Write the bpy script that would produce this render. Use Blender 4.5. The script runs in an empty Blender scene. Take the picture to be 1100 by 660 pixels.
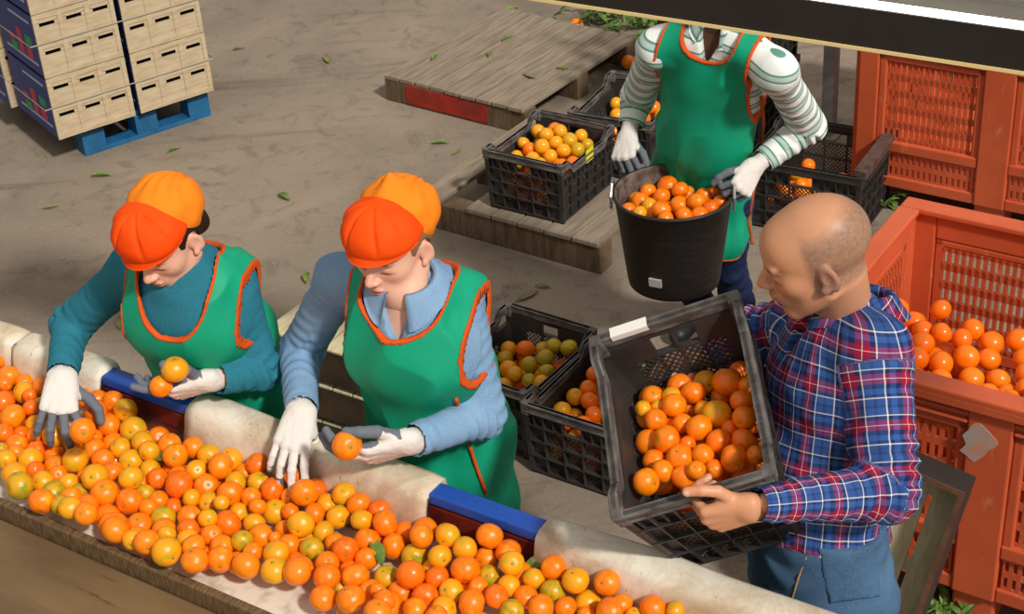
import bpy, bmesh, math, random
import numpy as np
from mathutils import Vector, Matrix
random.seed(7); rng = np.random.default_rng(7)
scene = bpy.context.scene
COL = scene.collection
PI = math.pi
V3 = lambda *a: np.array(a, float)
def nrm(v): v = np.array(v, float); return v/np.linalg.norm(v)

# ------------------------------------------------------------------ camera
FPX = 1750.; TH = math.radians(31.5); PH = math.radians(4.2); HC = 3.2
st, ct, sp, cp = math.sin(TH), math.cos(TH), math.sin(PH), math.cos(PH)
Fv = V3(0, ct, -st); Rv = V3(1, 0, 0); Dv = V3(0, -st, -ct); CAM = V3(0, 0, HC)
def ray(px, py):
    u, v = px-550, py-330
    return Fv + Rv*((u*cp-v*sp)/FPX) + Dv*((u*sp+v*cp)/FPX)
def at(px, py, z):                       # point of the place at height z seen at a pixel
    r = ray(px, py); return CAM + r*((z-HC)/r[2])
def dep(px, py, d): return CAM + ray(px, py)*d
cam_d = bpy.data.cameras.new('camera'); cam = bpy.data.objects.new('camera', cam_d); COL.objects.link(cam)
cam_d.sensor_width = 36; cam_d.lens = FPX/1100*36; cam_d.clip_start = .05; cam_d.clip_end = 200
right = Rv*cp + Dv*sp            # image right / image down in world
down = -Rv*sp + Dv*cp
M = Matrix((( right[0], -down[0], -Fv[0], CAM[0]), (right[1], -down[1], -Fv[1], CAM[1]), (right[2], -down[2], -Fv[2], CAM[2]), (0, 0, 0, 1)))
cam.matrix_world = M
scene.camera = cam

# ------------------------------------------------------------------ materials
def lin(h):
    h = h.lstrip('#'); o = []
    for i in (0, 2, 4):
        c = int(h[i:i+2], 16)/255
        o.append(c/12.92 if c <= .04045 else ((c+.055)/1.055)**2.4)
    return (*o, 1)
class NT:
    def __init__(s, name, rough=.5, metal=0, spec=.5):
        s.m = bpy.data.materials.new(name); s.m.use_nodes = True
        s.n = s.m.node_tree.nodes; s.l = s.m.node_tree.links
        s.b = s.n['Principled BSDF']; s.b.inputs['Roughness'].default_value = rough
        s.b.inputs['Metallic'].default_value = metal; s.b.inputs['Specular IOR Level'].default_value = spec
        s.tc = s.n.new('ShaderNodeTexCoord')
    def set(s, sock, v):
        if isinstance(v, bpy.types.NodeSocket): s.l.new(v, sock)
        else: sock.default_value = v
    def noise(s, scale, detail=4, rough=.55, vec=None, dist=0, stretch=None):
        t = s.n.new('ShaderNodeTexNoise'); t.inputs['Scale'].default_value = scale
        t.inputs['Detail'].default_value = detail; t.inputs['Roughness'].default_value = rough; t.inputs['Distortion'].default_value = dist
        v = vec or s.tc.outputs['Object']
        if stretch:
            mp = s.n.new('ShaderNodeMapping'); mp.inputs['Scale'].default_value = stretch; s.l.new(v, mp.inputs[0]); v = mp.outputs[0]
        s.l.new(v, t.inputs['Vector']); return t.outputs['Fac']
    def ramp(s, fac, stops, const=False):
        r = s.n.new('ShaderNodeValToRGB'); s.set(r.inputs[0], fac); e = r.color_ramp
        if const: e.interpolation = 'CONSTANT'
        while len(e.elements) < len(stops): e.elements.new(.5)
        for el, (p, c) in zip(e.elements, stops): el.position = p; el.color = c if len(c) == 4 else (*c, 1)
        return r.outputs[0]
    def mix(s, fac, a, b, mode='MIX'):
        x = s.n.new('ShaderNodeMix'); x.data_type = 'RGBA'; x.blend_type = mode
        s.set(x.inputs[0], fac); s.set(x.inputs[6], a); s.set(x.inputs[7], b); return x.outputs[2]
    def math(s, op, a, b=0., c=None):
        x = s.n.new('ShaderNodeMath'); x.operation = op; s.set(x.inputs[0], a); s.set(x.inputs[1], b)
        if c is not None: s.set(x.inputs[2], c)
        return x.outputs[0]
    def bump(s, h, strength=.3, dist=.005):
        b = s.n.new('ShaderNodeBump'); b.inputs['Strength'].default_value = strength; b.inputs['Distance'].default_value = dist
        s.l.new(h, b.inputs['Height']); s.l.new(b.outputs[0], s.b.inputs['Normal'])
    def base(s, c): s.set(s.b.inputs['Base Color'], c)
g0, g1 = (0, 0, 0, 1), (1, 1, 1, 1)
MATS = {}
def simple(name, col, col2=None, scale=8, rough=.6, lo=.4, hi=.65, bscale=None, bstr=.2, bdist=.004, metal=0, spec=.4, stretch=None, dist=0):
    t = NT(name, rough, metal, spec)
    if col2: t.base(t.mix(t.ramp(t.noise(scale, 5, .6, stretch=stretch, dist=dist), [(lo, g0), (hi, g1)]), lin(col), lin(col2)))
    else: t.base(lin(col))
    if bscale: t.bump(t.noise(bscale, 3, .6, stretch=stretch), bstr, bdist)
    MATS[name] = t.m; return t.m
def attrmat(name, rough=.5, spec=.3, bscale=None, bstr=.1, bdist=.002, sss=0, mottle=None):
    t = NT(name, rough, 0, spec); a = t.n.new('ShaderNodeAttribute'); a.attribute_name = 'Col'
    c = a.outputs['Color']
    if mottle: c = t.mix(t.ramp(t.noise(mottle[0], 4), [(.35, g0), (.7, g1)]), c, t.mix(mottle[1], c, mottle[2]))
    t.base(c)
    if bscale: t.bump(t.noise(bscale, 3), bstr, bdist)
    if sss:
        t.b.inputs['Subsurface Weight'].default_value = sss; t.b.inputs['Subsurface Radius'].default_value = (.012, .005, .003)
        t.b.inputs['Subsurface Scale'].default_value = 1.
    return t.m

# ------------------------------------------------------------------ object helpers
def tag(o, label=None, cat=None, group=None, kind=None):
    if label: o['label'] = label
    if cat: o['category'] = cat
    if group: o['group'] = group
    if kind: o['kind'] = kind
    return o
def empty(name, loc=(0, 0, 0), rz=0):
    o = bpy.data.objects.new(name, None); COL.objects.link(o); o.location = loc; o.rotation_euler[2] = rz
    o.empty_display_size = .1; return o
def mesh_np(name, V, Q, mats, parent=None, smooth=True, col=None, uv=None, midx=None, loc=None):
    V = np.asarray(V, np.float32); me = bpy.data.meshes.new(name)
    Q = np.asarray(Q, np.int32); nf, k = Q.shape
    me.vertices.add(len(V)); me.vertices.foreach_set('co', V.ravel())
    me.loops.add(nf*k); me.loops.foreach_set('vertex_index', Q.ravel())
    me.polygons.add(nf); me.polygons.foreach_set('loop_start', np.arange(nf, dtype=np.int32)*k)
    try: me.polygons.foreach_set('loop_total', np.full(nf, k, np.int32))
    except Exception: pass
    me.update(calc_edges=True)
    if smooth: me.polygons.foreach_set('use_smooth', np.ones(nf, bool))
    for m in (mats if isinstance(mats, (list, tuple)) else [mats]): me.materials.append(m)
    if midx is not None: me.polygons.foreach_set('material_index', np.asarray(midx, np.int32))
    if col is not None:
        a = me.color_attributes.new('Col', 'FLOAT_COLOR', 'POINT'); c = np.ones((len(V), 4), np.float32); c[:, :3] = col; a.data.foreach_set('color', c.ravel())
    if uv is not None:
        l = me.uv_layers.new(name='UVMap'); l.data.foreach_set('uv', np.asarray(uv, np.float32).ravel())
    me.validate()
    o = bpy.data.objects.new(name, me); COL.objects.link(o)
    if parent: o.parent = parent
    if loc is not None: o.location = loc
    return o
class MB:
    def __init__(s, T=None): s.v = []; s.f = []; s.T = T; s.mi = []; s.cur = 0
    def _a(s, vs, fs):
        n = len(s.v); vs = [np.array(v, float) for v in vs]
        s.v += [s.T(v) if s.T else v for v in vs]; s.f += [[i+n for i in f] for f in fs]; s.mi += [s.cur]*len(fs)
    def box(s, lo, hi, R=None, o=None):
        x0, y0, z0 = lo; x1, y1, z1 = hi
        vs = [(x0,y0,z0),(x1,y0,z0),(x1,y1,z0),(x0,y1,z0),(x0,y0,z1),(x1,y0,z1),(x1,y1,z1),(x0,y1,z1)]
        if R is not None: vs = [np.array(o)+R@np.array(v) for v in vs]
        s._a(vs, [(3,2,1,0),(4,5,6,7),(0,1,5,4),(1,2,6,5),(2,3,7,6),(3,0,4,7)]); return s
    def hexa(s, vs): s._a(vs, [(3,2,1,0),(4,5,6,7),(0,1,5,4),(1,2,6,5),(2,3,7,6),(3,0,4,7)]); return s
    def bar(s, a, b, w, t, up=(0, 0, 1)):          # box beam from a to b, width w (sideways), thickness t (along up)
        a = np.array(a, float); b = np.array(b, float); d = nrm(b-a); u = np.array(up, float); sd = nrm(np.cross(d, u)); u = np.cross(sd, d)
        vs = [a-sd*w/2-u*t/2, a+sd*w/2-u*t/2, b+sd*w/2-u*t/2, b-sd*w/2-u*t/2]
        vs += [v+u*t for v in vs]; s.hexa(vs); return s
    def tube(s, pts, r, n=10, cap=True):
        pts = [np.array(p, float) for p in pts]; rs = r if isinstance(r, (list, tuple)) else [r]*len(pts)
        d0 = nrm(pts[1]-pts[0]); u = np.array((0, 0, 1.)) if abs(d0[2]) < .9 else np.array((1., 0, 0)); vs = []
        for i, p in enumerate(pts):
            d = nrm(pts[min(i+1, len(pts)-1)]-pts[max(i-1, 0)]); sd = nrm(np.cross(d, u)); u = np.cross(sd, d)
            for k in range(n):
                a = 2*PI*k/n; vs.append(p+(sd*math.cos(a)+u*math.sin(a))*rs[i])
        fs = [(i*n+k, i*n+(k+1) % n, (i+1)*n+(k+1) % n, (i+1)*n+k) for i in range(len(pts)-1) for k in range(n)]
        if cap: fs += [tuple(range(n))[::-1], tuple((len(pts)-1)*n+k for k in range(n))]
        s._a(vs, fs); return s
    def lathe(s, prof, n=40, c=(0, 0, 0), close=True, sx=1., sy=1.):
        vs = [(c[0]+r*math.cos(2*PI*k/n)*sx, c[1]+r*math.sin(2*PI*k/n)*sy, c[2]+z) for r, z in prof for k in range(n)]
        m = len(prof)
        s._a(vs, [(i*n+k, i*n+(k+1) % n, (i+1)*n+(k+1) % n, (i+1)*n+k) for i in range(m-1) for k in range(n)]+([tuple(range(n))[::-1], tuple((m-1)*n+k for k in range(n))] if close else []))
        return s
    def prism(s, poly, a, b):                       # poly: points at a-side -> points at b-side (lists of 3D)
        n = len(poly); s._a([np.array(p)+a for p in poly]+[np.array(p)+b for p in poly], [tuple(range(n))[::-1], tuple(range(n, 2*n))]+[(i, (i+1) % n, n+(i+1) % n, n+i) for i in range(n)]); return s
    def build(s, name, mats, parent=None, bevel=0, smooth=False, seg=2, loc=None):
        me = bpy.data.meshes.new(name); me.from_pydata([tuple(v) for v in s.v], [], s.f)
        mats = mats if isinstance(mats, (list, tuple)) else [mats]
        for m in mats: me.materials.append(m)
        if len(mats) > 1: me.polygons.foreach_set('material_index', s.mi)
        bm = bmesh.new(); bm.from_mesh(me); bmesh.ops.recalc_face_normals(bm, faces=bm.faces); bm.to_mesh(me); bm.free()
        if smooth: me.polygons.foreach_set('use_smooth', np.ones(len(me.polygons), bool))
        o = bpy.data.objects.new(name, me); COL.objects.link(o)
        if parent: o.parent = parent
        if loc is not None: o.location = loc
        if bevel:
            b = o.modifiers.new('bevel', 'BEVEL'); b.width = bevel; b.segments = seg; b.limit_method = 'ANGLE'; b.angle_limit = .7
        return o
def copy_tree(o, parent=None):
    c = o.copy(); COL.objects.link(c)
    if parent: c.parent = parent
    for ch in list(o.children): copy_tree(ch, c)
    return c
def Rz(a): c, s = math.cos(a), math.sin(a); return np.array([[c, -s, 0], [s, c, 0], [0, 0, 1.]])
YAW = math.radians(-34.8)
E1 = V3(math.cos(YAW), math.sin(YAW), 0)       # along the table
E2 = V3(-math.sin(YAW), math.cos(YAW), 0)      # across, away from the camera
UP = V3(0, 0, 1)

# ------------------------------------------------------------------ implicit surfaces (surface nets)
class Field:
    def __init__(s, lo, hi, h):
        s.lo = np.array(lo, float); s.h = h; s.n = np.maximum(4, np.ceil((np.array(hi)-s.lo)/h).astype(int)+1)
        s.f = np.full(s.n, .2, np.float32)
    def _sl(s, lo, hi, m):
        a = np.clip(np.floor((lo-m-s.lo)/s.h).astype(int), 0, s.n); b = np.clip(np.ceil((hi+m-s.lo)/s.h).astype(int)+1, 0, s.n)
        if (b <= a).any(): return None, None
        ax = [(s.lo[i]+s.h*np.arange(a[i], b[i])).astype(np.float32) for i in range(3)]
        return tuple(slice(a[i], b[i]) for i in range(3)), np.stack(np.meshgrid(*ax, indexing='ij'), -1)
    def add(s, pr, k=.01, m=.02, sub=False):
        sl, P = s._sl(pr['lo'], pr['hi'], m+k)
        if sl is None: return s
        d = pr['d'](P); f = s.f[sl]; k = max(k, 1e-5)
        if sub:
            hh = np.clip(.5-.5*(f+d)/k, 0, 1); s.f[sl] = f*(1-hh)-d*hh+k*hh*(1-hh)
        else:
            hh = np.clip(.5+.5*(f-d)/k, 0, 1); s.f[sl] = f*(1-hh)+d*hh-k*hh*(1-hh)
        return s
    def P(s):
        ax = [(s.lo[i]+s.h*np.arange(s.n[i])).astype(np.float32) for i in range(3)]
        return np.stack(np.meshgrid(*ax, indexing='ij'), -1)
    def mesh(s, f=None): return nets(s.f if f is None else f, s.lo, s.h)
def nets(f, lo, h):
    s = f < 0; n = np.array(f.shape)
    c = np.zeros(n-1, np.int8)
    for i in (0, 1):
        for j in (0, 1):
            for k in (0, 1): c += s[i:n[0]-1+i, j:n[1]-1+j, k:n[2]-1+k]
    I = np.argwhere((c > 0) & (c < 8)); idx = np.full(n-1, -1, np.int32); idx[tuple(I.T)] = np.arange(len(I))
    acc = np.zeros((len(I), 3)); cnt = np.zeros(len(I))
    cor = [(i, j, k) for i in (0, 1) for j in (0, 1) for k in (0, 1)]
    val = {q: f[I[:, 0]+q[0], I[:, 1]+q[1], I[:, 2]+q[2]].astype(float) for q in cor}
    for a in cor:
        for ax in range(3):
            if a[ax]: continue
            b = list(a); b[ax] = 1; b = tuple(b); va, vb = val[a], val[b]; m = (va < 0) != (vb < 0)
            t = np.where(m, va/np.where(m, va-vb, 1), 0)
            p = np.array(a, float)[None].repeat(len(I), 0); p[:, ax] += t
            acc += p*m[:, None]; cnt += m
    V = (I+acc/cnt[:, None])*h+lo; Q = []
    for ax in range(3):
        o = [(ax+1) % 3, (ax+2) % 3]
        sa = [slice(0, n[i]) for i in range(3)]; sb = list(sa)
        sa[ax] = slice(0, n[ax]-1); sb[ax] = slice(1, n[ax])
        for q in o: sa[q] = slice(1, n[q]-1); sb[q] = slice(1, n[q]-1)
        A = s[tuple(sa)]; B = s[tuple(sb)]; E = np.argwhere(A != B)
        base = E.copy(); base[:, o[0]] += 1; base[:, o[1]] += 1
        flip = A[tuple(E.T)]
        def g(d0, d1):
            w = base.copy(); w[:, o[0]] -= d0; w[:, o[1]] -= d1; return idx[tuple(w.T)]
        q = np.stack([g(1, 1), g(0, 1), g(0, 0), g(1, 0)], 1); q[~flip] = q[~flip][:, ::-1]; Q.append(q)
    Q = np.concatenate(Q); Q = Q[(Q >= 0).all(1)]
    return V, Q
def ell(c, r, R=None):
    c = np.array(c, float); r = np.array(r, float); R = np.eye(3) if R is None else R
    ext = np.sqrt(((R*r)**2).sum(1))
    def d(P):
        q = (P-c)@R; k0 = np.sqrt(((q/r)**2).sum(-1)); k1 = np.sqrt(((q/(r*r))**2).sum(-1)); return (k0*(k0-1)/np.maximum(k1, 1e-6))
    return dict(d=d, lo=c-ext, hi=c+ext)
def rc(a, b, ra, rb, flat=None):      # tapered capsule; flat=(dir, factor) squashes it along dir
    a = np.array(a, float); b = np.array(b, float); ab = b-a; L2 = max((ab@ab), 1e-9)
    def d(P):
        q = P-a; t = np.clip((q@ab)/L2, 0, 1); e = q-t[..., None]*ab
        if flat is not None: e = e+((e@flat[0])*(flat[1]-1))[..., None]*flat[0]
        return np.sqrt((e*e).sum(-1))-(ra+(rb-ra)*t)
    R_ = max(ra, rb); return dict(d=d, lo=np.minimum(a, b)-R_, hi=np.maximum(a, b)+R_)
def rbox(c, hs, r, R=None):
    c = np.array(c, float); hs = np.array(hs, float); R = np.eye(3) if R is None else R; ext = np.abs(R)@hs
    def d(P):
        q = np.abs((P-c)@R)-(hs-r); return np.sqrt((np.maximum(q, 0)**2).sum(-1))+np.minimum(q.max(-1), 0)-r
    return dict(d=d, lo=c-ext, hi=c+ext)
def _hash(i):
    i = i.astype(np.int64); n = (i[..., 0]*73856093) ^ (i[..., 1]*19349663) ^ (i[..., 2]*83492791); n = (n ^ (n >> 13))*1274126177
    return ((n ^ (n >> 16)) & 0xffff)/65535.
def vnoise(P, s=1.):
    P = P*s; i = np.floor(P); f = P-i; f = f*f*(3-2*f); r = 0
    for a in (0, 1):
        for b in (0, 1):
            for c in (0, 1):
                w = (f[..., 0] if a else 1-f[..., 0])*(f[..., 1] if b else 1-f[..., 1])*(f[..., 2] if c else 1-f[..., 2])
                r = r+w*_hash(i+np.array([a, b, c]))
    return r*2-1
def normals(V, Q):
    n = np.cross(V[Q[:, 2]]-V[Q[:, 0]], V[Q[:, 3]]-V[Q[:, 1]]); N = np.zeros_like(V)
    for k in range(4): np.add.at(N, Q[:, k], n)
    return N/np.maximum(np.linalg.norm(N, axis=1), 1e-12)[:, None]
def smooth_v(V, Q, it=2, w=.5):
    for _ in range(it):
        A = np.zeros_like(V); c = np.zeros(len(V))
        for k in range(4):
            np.add.at(A, Q[:, k], V[Q[:, (k+1) % 4]]+V[Q[:, (k-1) % 4]]); np.add.at(c, Q[:, k], 2)
        V = V*(1-w)+w*A/np.maximum(c, 1)[:, None]
    return V
# ------------------------------------------------------------------ light
w = bpy.data.worlds.new('world'); scene.world = w; w.use_nodes = True
w.node_tree.nodes['Background'].inputs[0].default_value = (1.0, .93, .86, 1); w.node_tree.nodes['Background'].inputs[1].default_value = .56
sd = bpy.data.lights.new('sun', 'SUN'); so = bpy.data.objects.new('sun', sd); COL.objects.link(so)
sd.energy = 3.35; sd.angle = math.radians(5); sd.color = (1, .95, .88)
az, el = math.radians(33), math.radians(43)
tosun = Vector((math.sin(az)*math.cos(el), -math.cos(az)*math.cos(el), math.sin(el)))
so.rotation_euler = tosun.to_track_quat('Z', 'Y').to_euler(); so.location = tosun*8
scene.view_settings.view_transform = 'Standard'; scene.view_settings.look = 'None'
scene.view_settings.exposure = 0.0; scene.view_settings.gamma = 1.0; scene.view_settings.use_curve_mapping = False

# ------------------------------------------------------------------ setting
t = NT('floor concrete', .75, 0, .3)
c = t.mix(t.ramp(t.noise(1.1, 8, .62, dist=.6), [(.36, g0), (.64, g1)]), lin('#928474'), lin('#7e7264'))
c = t.mix(t.ramp(t.noise(6, 8, .7, dist=1.2), [(.52, g0), (.7, g1)]), c, lin('#6f6356'))
c = t.mix(t.ramp(t.noise(1.9, 5, .6, stretch=(.25, 2.2, 1), dist=.4), [(.6, g0), (.74, g1)]), c, lin('#6b5e50'))
c = t.mix(t.ramp(t.noise(70, 3), [(.6, g0), (.75, g1)]), c, lin('#a09282'))
t.base(c); t.bump(t.noise(45, 5), .25, .004)
MB().box((-9, -3, -.1), (9, 14, 0)).build('floor', t.m)['kind'] = 'structure'
wm = simple('wall plaster', '#8d8679', '#7a7366', 2, .8)
MB().box((-9, 13.9, 0), (9, 14.1, 4.2)).build('wall_back', wm)['kind'] = 'structure'
MB().box((-9.2, -3, 0), (-9, 14, 4.2)).build('wall_left', wm)['kind'] = 'structure'

leafm = simple('leaf green', '#4d6b2a', '#6f8a3c', 30, .5)
leafd = simple('leaf dry green', '#6c6f3c', '#7d7a4e', 30, .7)
def leaf_mesh(L=.07, W=.028, curl=.01, fold=.005, m=leafm):
    mb = MB(); n = 8; vs = []
    for i in range(n+1):
        s = i/n; wd = W*.5*math.sin(PI*min(1, s*1.02))**.8*(1-.25*s)
        z = .004+curl*math.sin(s*PI)
        vs += [(L*s, -wd, z+fold), (L*s, 0, z), (L*s, wd, z+fold)]
    vs2 = [(x, y, z-.0008) for x, y, z in vs]; k = len(vs); fs = []
    for i in range(n):
        for j in (0, 1):
            a = i*3+j; fs += [(a, a+1, a+4, a+3), (k+a+3, k+a+4, k+a+1, k+a)]
    for i in range(n):
        fs += [(i*3, i*3+3, k+i*3+3, k+i*3), (i*3+5, i*3+2, k+i*3+2, k+i*3+5)]
    mb._a(vs+vs2, fs); mb.tube([(-.012, 0, .004), (0, 0, .004), (L*.5, 0, .003+curl)], .0011, 5); return mb

# ------------------------------------------------------------------ fruit
def fruit_mat(name, a, b, blush=None, bl=(.56, .7)):
    t = NT(name, .27, 0, .5)
    oi = t.n.new('ShaderNodeObjectInfo')
    c = t.mix(oi.outputs['Random'], lin(a), lin(b))
    c = t.mix(t.ramp(t.noise(2.2, 3, .5), [(.45, g0), (.75, g1)]), c, t.mix(.35, c, lin('#f4a52a')))
    if blush:
        v = t.n.new('ShaderNodeVectorMath'); v.operation = 'ADD'; t.l.new(t.tc.outputs['Object'], v.inputs[0])
        cc = t.n.new('ShaderNodeCombineXYZ')
        for k in range(3): t.l.new(t.math('MULTIPLY', oi.outputs['Random'], 7.+k*5), cc.inputs[k])
        t.l.new(cc.outputs[0], v.inputs[1])
        c = t.mix(t.ramp(t.noise(1.2, 2, .5, vec=v.outputs[0]), [(bl[0], g0), (bl[1], g1)]), c, lin(blush))
    t.base(c); t.bump(t.noise(26, 2), .10, .012)
    t.b.inputs['Subsurface Weight'].default_value = .0; t.b.inputs['Subsurface Radius'].default_value = (.01, .004, .001); t.b.inputs['Subsurface Scale'].default_value = .6
    return t.m
FM = {'o': fruit_mat('mandarin orange', '#f58206', '#f87204', '#f29c14', (.6, .75)), 'd': fruit_mat('mandarin deep orange', '#f06406', '#f26e06'),
      'y': fruit_mat('mandarin amber', '#ee980c', '#f4a010', '#c5a018', (.5, .68)), 'g': fruit_mat('mandarin yellow green', '#d79c12', '#c39a14', '#8a941c', (.5, .66))}
calyx_m = simple('fruit calyx green', '#7c8c35', '#5d7028', 80, .6)
def fruit_geo(seed, nu=26, nv=16):
    r = np.random.default_rng(seed); th = np.linspace(0, PI, nv+1)[1:-1]; ph = np.arange(nu)*2*PI/nu
    T, Pp = np.meshgrid(th, ph, indexing='ij')
    D = np.stack([np.sin(T)*np.cos(Pp), np.sin(T)*np.sin(Pp), np.cos(T)], -1).reshape(-1, 3)
    D = np.concatenate([[[0, 0, 1.]], D, [[0, 0, -1.]]])
    R = 1+.025*vnoise(D+seed*3.1, 1.6)+.008*vnoise(D+seed, 5)
    R = R-.09*np.exp(-((1-D[:, 2])/.035))-.05*np.exp(-((1+D[:, 2])/.03))+.03*np.exp(-((1-D[:, 2]-.12)/.09)**2)
    V = D*R[:, None]*np.array([1.02, 1.02, .9+.05*r.random()])
    F = [[0, 1+k, 1+(k+1) % nu] for k in range(nu)]
    for i in range(nv-2):
        F += [[1+i*nu+k, 1+(i+1)*nu+k, 1+(i+1)*nu+(k+1) % nu, 1+i*nu+(k+1) % nu] for k in range(nu)]
    e = len(V)-1; o = 1+(nv-2)*nu; F += [[e, o+(k+1) % nu, o+k] for k in range(nu)]
    return V, F
def calyx_geo():
    vs = [(0, 0, .035)]; n = 10
    for k in range(n):
        a = 2*PI*k/n; rr = .19 if k % 2 == 0 else .09; vs.append((rr*math.cos(a), rr*math.sin(a), .012))
    vs += [(x, y, z-.06) for x, y, z in vs]
    fs = [(0, 1+k, 1+(k+1) % n) for k in range(n)]+[(n+1, n+2+(k+1) % n, n+2+k) for k in range(n)]+[(1+k, n+2+k, n+2+(k+1) % n, 1+(k+1) % n) for k in range(n)]
    return vs, fs
FMESH = {}
for key, m in FM.items():
    for sd_ in range(3):
        V, F = fruit_geo(sd_+1); me = bpy.data.meshes.new('mandarin'); me.from_pydata([tuple(v) for v in V], [], F)
        me.polygons.foreach_set('use_smooth', np.ones(len(me.polygons), bool)); me.materials.append(m); FMESH[key, sd_] = me
cv, cf = calyx_geo(); CALYX = bpy.data.meshes.new('stem_scar'); CALYX.from_pydata(cv, [], cf); CALYX.materials.append(calyx_m)
NAMEC = {'o': 'orange', 'd': 'deep red-orange', 'y': 'amber', 'g': 'yellow-green blushed'}
def fruit(p, r, c, label, group=None, calyx=True, up=None):
    me = FMESH[c, rng.integers(3)]; o = bpy.data.objects.new('mandarin', me); COL.objects.link(o)
    o.location = p; o.scale = (r, r, r)
    if up is None: up = nrm(rng.normal(size=3)+np.array([.1, -.5, .35])*1.1)
    o.rotation_euler = Vector(up).to_track_quat('Z', 'Y').to_euler()
    tag(o, label, 'fruit', group)
    if calyx:
        k = bpy.data.objects.new('stem_scar', CALYX); COL.objects.link(k); k.parent = o; k.location = (0, 0, .835)
    return o
def solve_pile(A, depth0, clamp, rfac=1., it=260, jit=.012, sep=.95):
    """A: list (px,py,rpx,c). Every fruit keeps its own size and settles against its neighbours inside the container."""
    A = list(A); n = len(A); px = np.array([a[0] for a in A], float); py = np.array([a[1] for a in A], float)
    rays = np.array([ray(x, y) for x, y in zip(px, py)]); t = np.array([depth0(x, y) for x, y in zip(px, py)])
    rp = np.array([a[2] for a in A], float); off = np.zeros((n, 3)); t = t+rng.normal(size=n)*jit-(rp-rp.mean())*.0015
    for k in range(it):
        r = rp*rfac*t/FPX; P = CAM+rays*t[:, None]+off
        D = P[:, None]-P[None]; d = np.linalg.norm(D, axis=2)+np.eye(n); ov = (r[:, None]+r[None])*sep-d; ov[np.eye(n, dtype=bool)] = 0
        m = ov > 0
        dirn = D/d[..., None]; push = (dirn*np.where(m, ov, 0)[..., None]*.3).sum(1)
        L = np.linalg.norm(rays, axis=1); rn = rays/L[:, None]; al = (push*rn).sum(1)
        # deeper/nearer exchange mostly along the line of sight
        tt = (t[:, None]-t[None]); sg = np.sign(tt+1e-6); t = t+(np.where(m, ov, 0)*sg*.25).sum(1)+al*.2
        off += (push-rn*al[:, None])*.35; off *= .985
        P = CAM+rays*t[:, None]+off; r = rp*rfac*t/FPX
        P2 = clamp(P, r); dd = P2-P; al = (dd*rn).sum(1); t = t+al/L; off += dd-rn*al[:, None]
    P = CAM+rays*t[:, None]+off
    return P, rp*rfac*t/FPX
def T5(ox, oy, L): return [(ox+x/5, oy+y/5, r/5, c) for x, y, r, c in L]
TA = [(15,80,38,'o'),(85,150,64,'o'),(195,165,48,'o'),(22,215,45,'o'),(125,255,58,'y'),(225,230,52,'o'),(160,275,40,'d'),(35,300,50,'o'),(165,345,45,'d'),(225,330,56,'g'),(75,390,70,'o'),(185,430,52,'y'),(25,475,52,'d'),(105,480,45,'d'),(190,495,45,'o'),(90,535,60,'o'),(10,560,32,'g'),(85,585,48,'o'),(35,620,55,'y'),(200,570,58,'d'),(290,610,60,'o'),(165,620,68,'y'),(432,190,50,'o'),(425,270,34,'o'),(460,280,52,'o'),(545,285,60,'o'),(645,300,58,'o'),(530,365,65,'d'),(658,365,65,'y'),(765,298,66,'o'),(515,500,45,'o'),(595,450,62,'o'),(790,415,70,'o'),(720,475,72,'y'),(600,515,60,'o'),(765,530,66,'y'),(515,565,62,'o'),(645,560,58,'y'),(800,580,58,'y'),(885,480,62,'o'),(1010,500,66,'o'),(915,555,62,'o'),(950,610,67,'o'),(1040,570,60,'o'),(1090,600,38,'o'),(410,625,70,'y'),(555,620,62,'o'),(695,625,67,'y'),(400,560,48,'o'),(270,520,45,'o')]
TB = [(85,95,72,'y'),(190,80,50,'d'),(108,160,77,'g'),(300,55,60,'o'),(240,140,62,'y'),(310,100,52,'o'),(285,200,72,'g'),(365,150,58,'y'),(450,110,42,'o'),(425,195,50,'g'),(380,225,60,'o'),(335,265,60,'g'),(200,270,73,'o'),(320,322,64,'y'),(440,322,64,'o'),(475,262,56,'o'),(525,118,72,'y'),(600,80,62,'o'),(555,200,75,'o'),(625,190,35,'o'),(698,245,74,'o'),(705,120,66,'y'),(810,70,60,'y'),(770,145,38,'o'),(800,190,55,'g'),(845,130,58,'d'),(835,240,55,'o'),(800,285,52,'o'),(965,155,78,'d'),(945,90,62,'o'),(1055,80,58,'y'),(1040,235,52,'y'),(930,280,55,'d'),(580,325,74,'o'),(610,370,78,'o'),(750,370,70,'o'),(880,335,68,'g'),(1020,325,68,'o'),(880,400,66,'o'),(1020,392,62,'d'),(720,420,56,'o'),(595,442,75,'o'),(705,460,56,'y'),(705,522,70,'o'),(810,480,60,'o'),(895,425,52,'y'),(890,517,82,'y'),(1010,450,60,'y'),(1040,485,66,'o'),(1045,562,74,'o'),(1095,360,28,'g'),(1095,410,32,'o')]
TC = [(130,355,64,'y'),(205,290,45,'y'),(272,330,67,'y'),(195,418,71,'o'),(395,385,62,'d'),(310,440,52,'o'),(390,490,60,'y'),(110,510,68,'o'),(255,490,64,'y'),(240,550,70,'o'),(345,575,55,'o'),(465,535,70,'d'),(640,550,75,'o'),(585,455,58,'o'),(670,450,36,'o'),(760,480,64,'d'),(550,570,46,'o'),(755,605,62,'y'),(860,550,64,'y'),(925,605,65,'o'),(110,600,62,'y'),(35,590,50,'y'),(190,600,42,'y')]
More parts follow.
